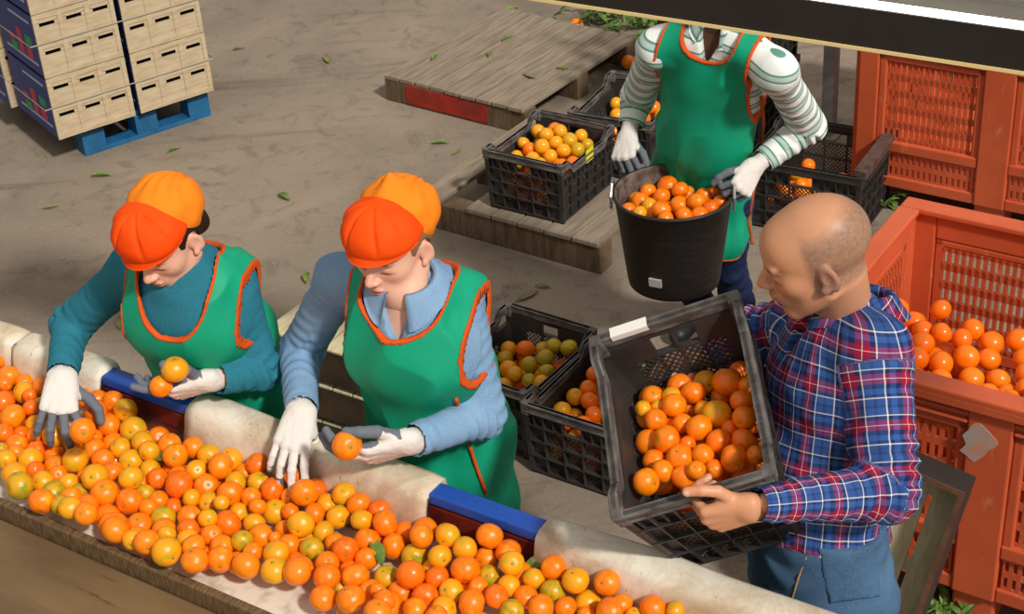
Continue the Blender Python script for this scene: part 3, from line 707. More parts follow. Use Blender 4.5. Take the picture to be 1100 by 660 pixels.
# ------------------------------------------------------------------ pallets
palm = simple('old pallet wood', '#958776', '#7b6e5f', 9, .8, .35, .65, bscale=14, bstr=.2, stretch=(5, .6, 1), spec=.15)
paldark = simple('dirty pallet beam', '#6e5c4b', '#54442f', 7, .8, stretch=(6, 1, 1), spec=.15)
palred = simple('red painted pallet beam', '#a8281e', '#7c2a20', 12, .6)
bluep = simple('blue painted pallet', '#1d6390', '#164c73', 10, .6)
def pallet(W, L, H, nb_, label, mb_front=paldark, top=palm, name='wooden_pallet', red=None, missing=()):
    root = empty(name); tag(root, label, 'pallet'); bw = W/nb_
    for i in range(nb_):
        if i in missing: continue
        b = MB(); j = rng.uniform(-.006, .006); b.box((-W/2+i*bw+.004, -L/2+j, H-.02), (-W/2+(i+1)*bw-.004, L/2+j, H)); b.build('board', top, root, .003)
    for y in (-L/2+.05, 0, L/2-.05):
        b = MB(); b.box((-W/2, y-.045, 0.0), (W/2, y+.045, H-.021)); b.build('beam', mb_front, root, .004)
    if red:
        b = MB(); b.box((red[0], -L/2+.001, .012), (red[1], -L/2+.006, H-.026)); b.build('red_paint_patch', palred, root); root.children[-1]['label'] = 'red painted stretch of the front beam'
    return root
p1 = pallet(.82, .96, .13, 9, 'weathered wooden pallet with a red painted front beam, lying farther from the camera', red=(-.28, .2))
c1 = V3(-.53, 7.2, 0)+Rz(math.radians(-38))@V3(.41, .48, 0); p1.location = c1; p1.rotation_euler[2] = math.radians(-38)
p2 = pallet(.88, .92, .14, 7, 'weathered wooden pallet with a missing board under the black crates', missing=(1,))
c2 = V3(-.36, 5.93, 0)+Rz(math.radians(-36.5))@V3(.44, .46, 0); p2.location = c2; p2.rotation_euler[2] = math.radians(-36.5)
# ------------------------------------------------------------------ wooden crates on a blue pallet (upper left)
veneer = simple('pale poplar veneer', '#c2b193', '#b09c7c', 9, .7, stretch=(1, 1, 6), spec=.2)
veneer2 = simple('brown knotty veneer', '#b08f68', '#bda27a', 12, .7, spec=.2)
prt = NT('blue printed crate side', .5, 0, .3); prt.base(lin('#233a80')); prt = prt.m
inkr = simple('red ink', '#c23a3c'); inkg = simple('green ink', '#2f9a4e'); inkw = simple('white ink', '#aab4d0'); darkm = simple('painted slot shade', '#1c1512', None, rough=.9)
def wood_crate(label):
    W, L, H = .375, .47, .292; root = empty('wooden_crate'); tag(root, label, 'crate', None)
    for x in (0, W-.02):
        b = MB(); b.box((x, 0, 0), (x+.02, .012, H)); b.build('post', veneer, root)
    b = MB()
    for z0, z1 in ((0, .022), (H/2-.012, H/2+.012), (H-.022, H)): b.box((0, .001, z0), (W, .009, z1))
    for i in (1, 2): b.box((W*i/3-.011, .000, 0), (W*i/3+.011, .009, H))
    b.build('frame', veneer, root)
    b = MB(); rr = random.random()
    for i in range(3):
        for j in range(2):
            x0, x1 = W*i/3+.009, W*(i+1)/3-.009; z0, z1 = .016+j*(H/2-.006), H/2-.008+j*(H/2-.006); b.cur = 1 if (i+j+int(rr*5)) % 5 == 0 else 0
            zc = z1-.045 if j else z1-.035
            b.box((x0, .005, z0), (x1, .0085, zc)); b.box((x0, .005, zc+.017), (x1, .0085, z1)); b.cur = 0; b.box((x0, .005, zc), (x0+.018, .008, zc+.02)); b.box((x1-.018, .005, zc), (x1, .008, zc+.02))
    b.build('veneer_panel', [veneer, veneer2], root)
    b = MB(); b.box((.012, .03, 0.004), (W-.012, L-.004, H-.03)); b.build('slot_shade', darkm, root)  # near-black block added inside, paints the shade behind the slots
    b = MB(); b.box((0, .012, 0.004), (.006, L, H-.006)); b.box((W-.006, .012, .004), (W, L, H-.006)); b.box((0, L-.01, 0), (W, L, H-.004)); b.build('side_board', prt, root)
    b = MB()
    for sx in (-.0008, W-.0002):
        b.cur = 2; b.box((sx, .05, .045), (sx+.001, .42, .055)); b.box((sx, .06, .24), (sx+.001, .3, .25))
        b.cur = 0; b.box((sx, .10, .06), (sx+.001, .16, .11)); b.box((sx, .2, .06), (sx+.001, .25, .18)); b.box((sx, .3, .1), (sx+.001, .36, .13))
        b.cur = 1; b.box((sx, .28, .05), (sx+.001, .35, .09)); b.box((sx, .08, .13), (sx+.001, .15, .17))
    b.build('printed_marks', [inkr, inkg, inkw], root)
    return root
sx0 = V3(-1.972, 6.706, 0); SY = math.radians(34); SR = Rz(SY)
wc = wood_crate('pale veneer crate at the near corner, lowest of its stack on the blue pallet'); first = True
names = {(0,0): 'near left stack', (1,0): 'near right stack', (0,1): 'rear left stack', (1,1): 'rear right stack'}
lev = ['lowest crate', 'second crate up', 'third crate up', 'fourth crate up']
for i in (0, 1):
    for j in (0, 1):
        for k in range(4):
            o = wc if first else copy_tree(wc); first = False
            q = V3(i*.392-(.03 if j else 0)+(.01 if i else 0), j*.5+(.006*k if j else 0)+i*.0, .142+k*.296); o.location = sx0+SR@q; o.rotation_euler[2] = SY
            o['label'] = f'pale veneer crate, {lev[k]} in the {names[i, j]} on the blue pallet'
bp = empty('blue_pallet'); bp.location = sx0+SR@V3(.4, .5, 0); bp.rotation_euler[2] = SY; tag(bp, 'blue painted pallet under the stacked pale wooden crates', 'pallet')
for i in range(5): b = MB(); b.box((-.28+i*.133, -.44, .115), (-.18+i*.133, .5, .138)); b.build('board', bluep, bp, .002)
for x in (-.225, .04, .31):
    for y in (-.40, 0, .43): b = MB(); b.box((x-.055, y-.05, .02), (x+.055, y+.05, .115)); b.build('block', bluep, bp, .003)
for y in (-.40, 0, .43): b = MB(); b.box((-.28, y-.05, 0), (.365, y+.05, .02)); b.build('runner', bluep, bp, .002)
for k in range(2):
    zz = .25+.296*k*1.0
    b = MB()
strapm = simple('white strapping band', '#aaa59b')
for k, zz in enumerate((.30, .60, .90)):
    b = MB(); a0 = V3(-.043, -.004, 0); W2 = .80
    pts_ = [V3(-.035, -.006, 0), V3(W2, -.006, 0), V3(W2, .99, 0), V3(-.035, .99, 0), V3(-.035, -.006, 0)]
    for a, c_ in zip(pts_[:-1], pts_[1:]): b.bar(a, c_, .0015, .0045, UP)
    o = b.build('strapping_band', strapm); o.location = sx0+V3(0, 0, zz); o.rotation_euler[2] = SY
    tag(o, f"thin white strapping band round the veneer crates, {['lowest', 'middle', 'highest'][k]} of three", 'strap')
# ------------------------------------------------------------------ slatted crates between the two women
slatm = simple('pale raw slat', '#cfc6a4', '#bcae88', 10, .7, stretch=(6, 1, 1), spec=.2)
sided = simple('dark printed crate side', '#2c2824', '#4a3a24', 8, .6)
def tray(label, W=.40, L=.34, H=.13, slats=5, side=sided):
    root = empty('slatted_crate'); tag(root, label, 'crate')
    for i in range(slats):
        x0 = i*W/slats; b = MB(); b.box((x0+.004, 0, H-.008), (x0+W/slats-.004, L, H)); b.build('slat', slatm, root, .001)
        for k, yy in enumerate((.28, .66)):
            b = MB()
    b = MB()
    for y in (.02, L/2, L-.03): b.box((0, y-.012, H-.016), (W, y+.012, H-.008))
    b.build('cross_batten', slatm, root)
    for (lo, hi) in (((0, 0, 0), (W, .008, H-.009)), ((0, L-.008, 0), (W, L, H-.009)), ((0, .008, 0), (.008, L-.008, H-.009)), ((W-.008, .008, 0), (W, L-.008, H-.009))):
        b = MB(); b.box(lo, hi); b.build('side_board', side, root, .001)
    return root
wq = at(283, 354, .45); TY = YAW
tr = tray('upside-down slatted crate with a dark side, topmost between the two women'); tr.location = (wq[0], wq[1], .45-.13); tr.rotation_euler[2] = TY
for k, l in enumerate(('upside-down slatted crate, second from the top of the stack between the women', 'slatted crate, third from the top of the stack between the women', )):
    o = copy_tree(tr); o.location = (wq[0]+.01*(k+1), wq[1]-.008, .45-.13-.155*(k+1)); o.rotation_euler[2] = TY+.02*(k+1); o['label'] = l
# slatted crate leaning at the bin, lower right
fr = NT('dark crate frame', .6); fr.base(lin('#2f2a27')); fr = fr.m
lean = empty('slatted_crate'); tag(lean, 'dark framed crate with pale slats standing on its side against the orange bin', 'crate')
LW, LH, LD = .34, .62, .11
for lo, hi in (((0, 0, 0), (LW, LD, .012)), ((0, 0, LH-.012), (LW, LD, LH)), ((0, 0, .012), (.012, LD, LH-.012)), ((LW-.012, 0, .012), (LW, LD, LH-.012))):
    b = MB(); b.box(lo, hi); b.build('frame_board', fr, lean, .002)
edge = simple('brown board edge', '#6b4a35', '#54392a', 20)
b = MB(); b.box((-.001, -.003, LH-.013), (LW+.001, .001, LH+.001)); b.box((LW-.013, -.003, 0), (LW+.001, .001, LH-.013)); b.build('edge_strip', edge, lean)
for i in range(4):
    x0 = .014+i*(LW-.028)/4+.006; b = MB(); b.box((x0, LD-.012, .014), (x0+(LW-.028)/4-.014, LD-.004, LH-.014)); b.build('slat', slatm, lean, .001)
for z in (.06, .3, .54): b = MB(); b.box((.013, LD-.004, z-.022), (LW-.013, LD+.004, z+.022)); b.build('cross_batten', slatm, lean, .001)
lc = at(1036, 530, .60); 
a_ = math.radians(-14); lean.rotation_euler = (math.radians(-12), math.radians(9), YAW+.0)
lean.location = (0, 0, 0)
Rl = np.array(lean.rotation_euler.to_matrix()); lean.location = lc-Rl@V3(LW, 0, LH)
# ------------------------------------------------------------------ post, light hood
pm = simple('grey painted post', '#a3a19c', '#8d8b86', 6, .5)
pst = at(893, 150, 0); b = MB(); b.box((-.025, -.035, 0), (.025, .035, 2.6)); b.box((-.05, -.055, 0), (.05, .055, .012))
po = b.build('metal_post', pm, None, .004); po.location = (pst[0]-.005, pst[1]+.04, 0); po.rotation_euler[2] = YAW; tag(po, 'light grey square metal post beside the rear orange bin', 'post')
hoodm = simple('black hood side', '#1b1613', '#231c18', 5, .7); creamm = simple('cream hood edge', '#e0c88c', None, rough=.5); greyh = simple('grey hood top', '#6e6a60', '#5c5950', 3, .6)
em = NT('lit fluorescent tube', .4); em.b.inputs['Emission Color'].default_value = (1, .95, .80, 1); em.b.inputs['Emission Strength'].default_value = 7; em = em.m
A0, A1 = dep(585, -1, 3.35), dep(1100, 77, 3.0)
dH = nrm(A1-A0); side = nrm(np.cross(dH, UP)); side = side if side[1] > 0 else -side
hood = empty('light_hood', tuple(A0)); tag(hood, 'long black light hood with a lit tube hanging across the upper right corner', 'lamp')
def hoodT(v): return dH*v[0]+side*v[1]+UP*v[2]
L0, L1 = -1.2, 1.9
b = MB(hoodT); b.box((L0, 0, 0), (L1, .006, .078)); b.build('hood_side', hoodm, hood)
b = MB(hoodT); b.box((L0, -.004, -.006), (L1, .014, .0005)); b.build('lower_lip', creamm, hood)
b = MB(hoodT); b.tube([(L0, .018, .080), (L1, .018, .080)], .0085, 14); b.build('fluorescent_tube', em, hood)
b = MB(hoodT); b.box((L0, .033, .068), (L1, .40, .075)); b.box((L0, .125, .075), (L1, .133, .084)); b.box((L0, .38, -.01), (L1, .4, .075)); b.build('hood_top', greyh, hood)
for u in (L0+.1, L1-.1): b = MB(hoodT); b.tube([(u, .18, .07), (u, .18, 1.9)], .006, 8); b.build('hanger', pm, hood)

# ------------------------------------------------------------------ leaves and litter on the floor
leafmesh = leaf_mesh().build('leaf', leafm); leafmesh2 = leaf_mesh(.09, .03, .004, .002, leafd).build('leaf', leafd)
spots = [(128,342,1),(118,190,0),(330,295,0),(480,155,0),(495,160,1),(560,140,0),(820,295,1),(860,330,1),(835,345,0),(540,45,0),(470,60,0),(610,75,0),(525,62,0),(575,85,1),(500,330,0),(555,325,1),(180,165,0),(455,230,1),(590,310,0),(350,60,1),(250,55,0),(700,60,0),(650,52,0),(300,210,0),(45,225,1)]
used = [0, 0]
for i, (x, y, kk) in enumerate(spots):
    src = (leafmesh, leafmesh2)[kk]; o = src if not used[kk] else src.copy()
    if used[kk]: COL.objects.link(o)
    used[kk] = 1; z = .133 if 430 < x < 640 and 25 < y < 110 else .0; o.location = at(x, y, z)
    if i == 11: pass
    o.rotation_euler = (0, 0, rng.uniform(0, 6)); s_ = rng.uniform(.8, 1.4); o.scale = (s_, s_, s_)
    l = ('small green leaf', 'dry olive leaf')[kk]; tag(o, f'{l} lying loose among the litter on the concrete and pallets', 'leaf', f'{l} litter on the floor')
# leaves among the table fruit
for x, y, a in [(385,508,.3),(208,465,.5),(160,497,-.4),(448,547,1.2),(560,618,.3),(725,633,.9),(410,612,1.9)]:
    o = leafmesh.copy(); COL.objects.link(o); o.location = at(x, y, BED+.045); o.rotation_euler = (.2, -.2, a); tag(o, 'green leaf caught between the mandarins on the sorting table', 'leaf', 'leaves among the table mandarins')
# heap of cut branches behind the worker
def branch_heap(n, cx, cy, z0, sx, sy, sz, label, sc=1.3):
    mb = MB(); src = leaf_mesh(.07, .03); vs0 = [np.array(v) for v in src.v]
    for i in range(n):
        p = V3(cx+rng.normal()*sx, cy+rng.normal()*sy, z0+abs(rng.normal())*sz); a, b_ = rng.uniform(0, 6.28), rng.uniform(-.7, .7)
        R = Rz(a)@np.array([[math.cos(b_), 0, math.sin(b_)], [0, 1, 0], [-math.sin(b_), 0, math.cos(b_)]]); mb._a([p+R@v*sc for v in vs0], src.f)
    for i in range(8):
        p = V3(cx, cy, z0+.02); q = p+V3(rng.uniform(-1, 1)*sx*1.2, rng.uniform(-1, 1)*sy*1.2, rng.random()*sz); mb.tube([p, (p+q)/2+V3(0, 0, .03), q], .004, 6)
    o0 = V3(cx, cy, z0); mb.v = [v-o0 for v in mb.v]; o = mb.build('cut_branches', leafm); o.location = o0; return tag(o, label, 'foliage', kind='stuff')
q = at(690, 35, 0); branch_heap(150, q[0], q[1]+.1, 0, .25, .13, .05, 'low heap of leafy cuttings on the floor behind the far pallet')
branch_heap(260, cF[0]+.02, cF[1]+.1, .62, .17, .15, .12, 'dense leafy cuttings piled on the crates behind the striped-shirt worker')
q = at(1030, 655, 0); branch_heap(60, q[0]-.05, q[1]-.05, 0, .06, .05, .02, 'green stalks and leaves on the floor under the orange bin', .9)
q = at(945, 225, 0); branch_heap(40, q[0]-.02, q[1]+.05, 0, .05, .05, .04, 'tuft of green leaves between the black crate and the orange bin', .9)
p = at(619, 36, .0); fruit((p[0], p[1], .04), .042, 'o', 'single mandarin lying loose on the floor beyond the far pallet', None, False)
p = at(676, 72, .04); fruit((p[0]-.0, p[1]+.06, .04), .035, 'o', 'loose mandarin on the floor between the two pallets', None, False)
# ------------------------------------------------------------------ people
skin_m = attrmat('skin', .45, .35, 900, .12, .0006, .12)
cloth_attr = attrmat('knit glove', .85, .15, 700, .35, .001)
def fabric(name, c1, c2=None, scale=300, rough=.85, bstr=.25, bdist=.001, lo=.4, hi=.6, spec=.15, sheen=0, fine=None):
    t = NT(name, rough, 0, spec)
    c = lin(c1)
    if c2: c = t.mix(t.ramp(t.noise(scale, 3), [(lo, g0), (hi, g1)]), lin(c1), lin(c2))
    if fine: c = t.mix(t.ramp(t.noise(fine[0], 5, .6), [(.35, g0), (.7, g1)]), c, lin(fine[1]))
    t.base(c); t.bump(t.noise(600, 2), bstr, bdist)
    return t.m
green_m = fabric('green apron poplin', '#08a078', '#079874', 6, .6, .08, spec=.3)
trim_m = fabric('orange piping', '#d1551f', None, rough=.7)
denim_m = fabric('light denim', '#7fa3c6', '#6a90b6', 260, .85, .3, fine=(7, '#86a6c4'))
jeans_m = fabric('blue jeans', '#3d5a7a', '#2c435f', 200, .85, .3, fine=(6, '#50708f'))
navy_m = fabric('navy trousers', '#27345c', '#1e2a4b', 50)
teal_m = fabric('teal knit', '#2f7c8f', '#296f82', 300, .9, .5, .002)
capf_m = fabric('orange red cap cloth', '#f4500c', '#ee4a08', 8, .7, .15)
capn_m = fabric('light orange cap net', '#f58a1e', '#ee7f18', 700, .8, .4, .0015, spec=.2)
shoe_m = simple('black shoe', '#1d1c1e', '#2a2a2e', 20, .5)
collar_dark = fabric('dark undershirt', '#20303a')
def stripes(t, sock, freq, stops):
    f = t.math('FRACT', t.math('MULTIPLY', sock, freq)); return t.ramp(f, stops, True)
t = NT('plaid flannel', .85, 0, .15); uvn = t.n.new('ShaderNodeUVMap'); uvn.uv_map = 'UVMap'; sx_ = t.n.new('ShaderNodeSeparateXYZ'); t.l.new(uvn.outputs[0], sx_.inputs[0])
PST = [(0, lin('#1d2b55')), (.07, lin('#efe9e4')), (.095, lin('#2f4d88')), (.24, lin('#24386c')), (.30, lin('#34558f')), (.45, lin('#efe9e4')), (.475, lin('#1d2b55')), (.56, lin('#9a1638')), (.665, lin('#e8d8d4')), (.68, lin('#9a1638')), (.78, lin('#1d2b55')), (.88, lin('#35599a'))]
pc_ = t.mix(.5, stripes(t, sx_.outputs[0], 11.3, PST), stripes(t, sx_.outputs[1], 11.3, PST)); t.base(pc_); t.bump(t.noise(500, 2), .2, .001); plaid_m = t.m
t = NT('striped jersey', .85, 0, .15); uvn = t.n.new('ShaderNodeUVMap'); uvn.uv_map = 'UVMap'; sx_ = t.n.new('ShaderNodeSeparateXYZ'); t.l.new(uvn.outputs[0], sx_.inputs[0])
t.base(stripes(t, sx_.outputs[1], 19, [(0, lin('#e6ebe8')), (.45, lin('#5e9486')), (.56, lin('#b4c4be')), (.80, lin('#5e9486')), (.90, lin('#e6ebe8'))])); t.bump(t.noise(500, 2), .2, .001); stripe_m = t.m
def frame(y, z):
    y = nrm(y); x = nrm(np.cross(y, z)); z = np.cross(x, y); return np.stack([x, y, z], 1)
def head_field(s, h=.0026, male=False, neck=None, thick=1.):
    F = Field(V3(-.11, -.15, -.20)*s, V3(.11, .14, .14)*s, h)
    S = lambda p: ell(V3(*p[0])*s, V3(*p[1])*s); Cn = lambda a, b, ra, rb: rc(V3(*a)*s, V3(*b)*s, ra*s, rb*s)
    F.add(S(((0, -.012, .034), (.0765, .094, .080))), .02)
    F.add(S(((0, .030, -.020), (.062, .062, .082))), .03)
    F.add(S(((0, .045, .040), (.060, .050, .050))), .02)
    for q in (1, -1):
        F.add(Cn((q*.056, .0, -.050), (q*.018, .066, -.096), .017, .016), .025)
        F.add(S(((q*.037, .056, -.018), (.023, .022, .022))), .025)
        F.add(S(((q*.028, .083, .022), (.024, .010, .008))), .012)
    F.add(S(((0, .070, -.094), (.021, .019, .017))), .018)
    for q in (1, -1): F.add(S(((q*.032, .103, .003), (.019, .017, .012))), .012, sub=True)
    for q in (1, -1): F.add(S(((q*.031, .0752, .001), (.0145, .0132, .0110))), .005)
    F.add(Cn((0, .086, .012), (0, .111, -.025), .0075, .0105), .012)
    for q in (1, -1): F.add(S(((q*.0115, .101, -.0285), (.0075, .010, .0065))), .006)
    F.add(S(((0, .080, -.057), (.030, .018, .022))), .018)
    F.add(S(((0, .0985, -.0515), (.021, .0075, .0045))), .005); F.add(S(((0, .0965, -.0625), (.018, .008, .0055))), .005)
    F.add(Cn((-.017, .1035, -.0565), (.017, .1035, -.0565), .0016, .0016), .003, sub=True)
    F.add(S(((0, .098, -.076), (.02, .008, .006))), .01, sub=True)
    for q in (1, -1):
        Re = np.array(Matrix.Rotation(q*.35, 3, 'Z')@Matrix.Rotation(-.2, 3, 'X'))
        F.add(ell(V3(q*.0790, -.008, -.006)*s, V3(.0075, .018, .031)*s, Re), .006)
        F.add(ell(V3(q*.0875, -.005, -.004)*s, V3(.006, .0105, .019)*s, Re), .004, sub=True)
        F.add(ell(V3(q*.0785, .004, -.028)*s, V3(.006, .009, .010)*s), .005)
    a = V3(0, -.022, -.045)*s; b = V3(0, -.035, -.19)*s if neck is None else neck
    F.add(rc(a, a+(b-a)*1.0, .052*s*thick, .054*s*thick), .02)
    return F
def gauss(V, c, r): return np.exp(-(((V-np.array(c))/np.array(r))**2).sum(1))
def head_color(V, s, skin, lip, brow, hair=None, stub=None):
    P = V/s; C = np.tile(np.array(lin(skin)[:3]), (len(V), 1))
    def bl(m, c): 
        nonlocal C; m = np.clip(m, 0, 1)[:, None]; C = C*(1-m)+np.array(lin(c)[:3])*m
    for q in (1, -1): bl(.35*gauss(P, (q*.04, .08, -.02), (.025, .04, .025)), '#d9826a'); bl(.25*gauss(P, (q*.08, 0, 0), (.02, .04, .04)), '#cf7a62')
    bl(.35*gauss(P, (0, .11, -.025), (.015, .02, .015)), '#d5806a')
    bl(1.3*gauss(P, (0, .103, -.053), (.020, .015, .0055)), lip); bl(1.2*gauss(P, (0, .101, -.062), (.017, .015, .0055)), lip)
    bl(1.2*gauss(P, (0, .101, -.0568), (.020, .02, .0012)), '#6d2f28')
    for q in (1, -1):
        bl(1.6*gauss(P, (q*.032, .09, .0225+.0), (.019, .03, .0038)), brow)
        bl(1.5*gauss(P, (q*.032, .088, -.0075), (.015, .02, .0022)), '#33211a')
    if stub:
        # shaved hair: from the temples round the back, bald on top
        y, z = P[:, 1], P[:, 2]
        m = np.clip((.030-y)/.012, 0, 1)*np.clip((z+.052-.3*y*0)/.012, 0, 1)*np.clip((.085-.25*np.maximum(-y, 0)*0-z+.35*np.maximum(-y-.01, 0))/.03, 0, 1)
        m2 = np.clip((.075-y)/.03, 0, 1)*np.clip((z-.02)/.03, 0, 1)*.18
        n = .75+.25*vnoise(P, 260); bl(.72*np.clip(m, 0, 1)*n, stub); bl(m2*n, stub)
        jaw = np.clip((.012-z)/.03, 0, 1)*np.clip((y-.0)/.02, 0, 1); bl(.10*jaw*n, stub)
    return C
def hand(W, K, N, side, curls, thumb, s=1., glove=True, splay=(.16, .05, -.06, -.18), dip=1, h=.0018, skin=None, forearm=None, palm_gray=-.05, grayc='#6a7078', whitec='#dcd6d0'):
    """W wrist, K towards the middle knuckle, N dorsal direction; curls: per finger 3 angles (deg); thumb: (dir1, dir2, dir3) local directions"""
    R = frame(K-W, N); tx = -side        # thumb side sign along local x (side +1 = right hand)
    kn = [(tx*.030, .084, .001), (tx*.0095, .090, .003), (-tx*.0115, .086, .002), (-tx*.031, .077, -.001)]
    ln = [(.042, .026, .021), (.047, .029, .022), (.043, .027, .021), (.034, .021, .019)]
    g = .0010 if glove else 0; pr = []; lev = []; NH = V3
    for k in kn: pr.append((rc(V3(k[0]*.55, .0, 0)*s, V3(*k)*s, (.0165+g)*s, (.0118+g)*s), .012, 0, 0))
    pr.append((rc(V3(tx*.016, .016, -.006)*s, V3(tx*.032, .046, -.012)*s, .0165*s, .0135*s), .012, 0, 0))
    pr.append((rc(V3(-tx*.02, .018, -.006)*s, V3(-tx*.026, .055, -.007)*s, .013*s, .012*s), .012, 0, 0))
    pts = []
    for i, (k, l) in enumerate(zip(kn, ln)):
        p = V3(*k)*s; a = 0; r0 = (.0095, .0098, .0092, .0082)[i]+g; ch = [p]
        for j in range(3):
            a = math.radians(sum(curls[i][:j+1])); sp_ = splay[i]*tx*(1 if j < 2 else .9)
            d = V3(math.sin(sp_)*1., math.cos(sp_)*math.cos(a), -math.sin(a)); d = nrm(d); q = p+d*l[j]*s
            pr.append((rc(p, q, r0*s*(1-.07*j), r0*s*(1-.07*(j+1))), .0035 if j == 0 else .002, i+1, j+1)); p = q; ch.append(p)
        pts.append(ch)
    p = V3(tx*.026, .030, -.010)*s; ch = [p]
    for j, (d, l) in enumerate(zip(thumb, (.040, .032, .026))):
        d = nrm(V3(d[0]*tx, d[1], d[2])); q = p+d*l*s; pr.append((rc(p, q, (.0125-.001*j+g)*s, (.0112-.001*j+g)*s), .006 if j == 0 else .003, 5, j+1)); p = q; ch.append(p)
    pts.append(ch)
    wl = R.T@(forearm-W) if forearm is not None else V3(0, -.1, 0); wd = nrm(wl)
    pr.append((rc(V3(0, .008, 0)*s, wd*.07*s, .0235*s, (.0275 if glove else .027)*s), .014, 0, -1))
    lo = np.min([q[0]['lo'] for q in pr], 0)-.012; hi = np.max([q[0]['hi'] for q in pr], 0)+.012
    F = Field(lo, hi, h)
    for q, k, a, b_ in pr: F.add(q, k, m=.006)
    V, Q = F.mesh(); V = smooth_v(V, Q, 1); Nn = normals(V, Q)
    D = np.stack([q[0]['d'](V) for q in pr]); ni = D.argmin(0); li = np.array([q[3] for q in pr])[ni]; fi = np.array([q[2] for q in pr])[ni]
    if glove:
        fl = np.array([0, 0, 0, 0, 0, 0]); nz = Nn[:, 2]+.25*vnoise(V, 90)
        pal = (nz < palm_gray) & (V[:, 1] > .015*s)
        tips = (li >= dip) & (fi > 0)
        sidef = (fi > 0) & (nz < .25)
        gcol = pal | tips | sidef
        C = np.where(gcol[:, None], np.array(lin(grayc)[:3]), np.array(lin(whitec)[:3]))
        rib = np.sin(V[:, 1]*2*PI/.0035)[:, None]*.03*(li == -1)[:, None]; C = np.clip(C+rib, 0, 1)
        V = V+Nn*(.0007*vnoise(V, 120)+.0006*vnoise(V, 40))[:, None]
    else:
        C = np.tile(np.array(lin(skin)[:3]), (len(V), 1)); red = np.array(lin('#d08468')[:3])
        kk = np.exp(-((V-np.array(kn[1])*s)**2).sum(1)/.03**2)[:, None]*.25+(li == 3)[:, None]*.35; C = C*(1-kk)+red*kk
        for ch in pts:          # nails
            tip, pv = ch[-1], ch[-2]; ax_ = nrm(tip-pv)
            dn = np.linalg.norm(V-(tip+ax_*.000*s), axis=1); dors = Nn[:, 2] if ch is not pts[4] else Nn@nrm(np.cross(np.cross(ax_, V3(0, 0, 1)), ax_))
            m = (dn < .0105*s) & (dors > .45); C[m] = np.array(lin('#e6b09c')[:3])
    return V@R.T+W, Q, C, [[R@q+W for q in ch] for ch in pts], R
def seg_param(V, a, b):
    ab = b-a; L = np.linalg.norm(ab); t_ = np.clip((V-a)@ab/(L*L), -.3, 1.3); return t_, L, np.linalg.norm(V-a-np.clip(t_, 0, 1)[:, None]*ab, axis=1)
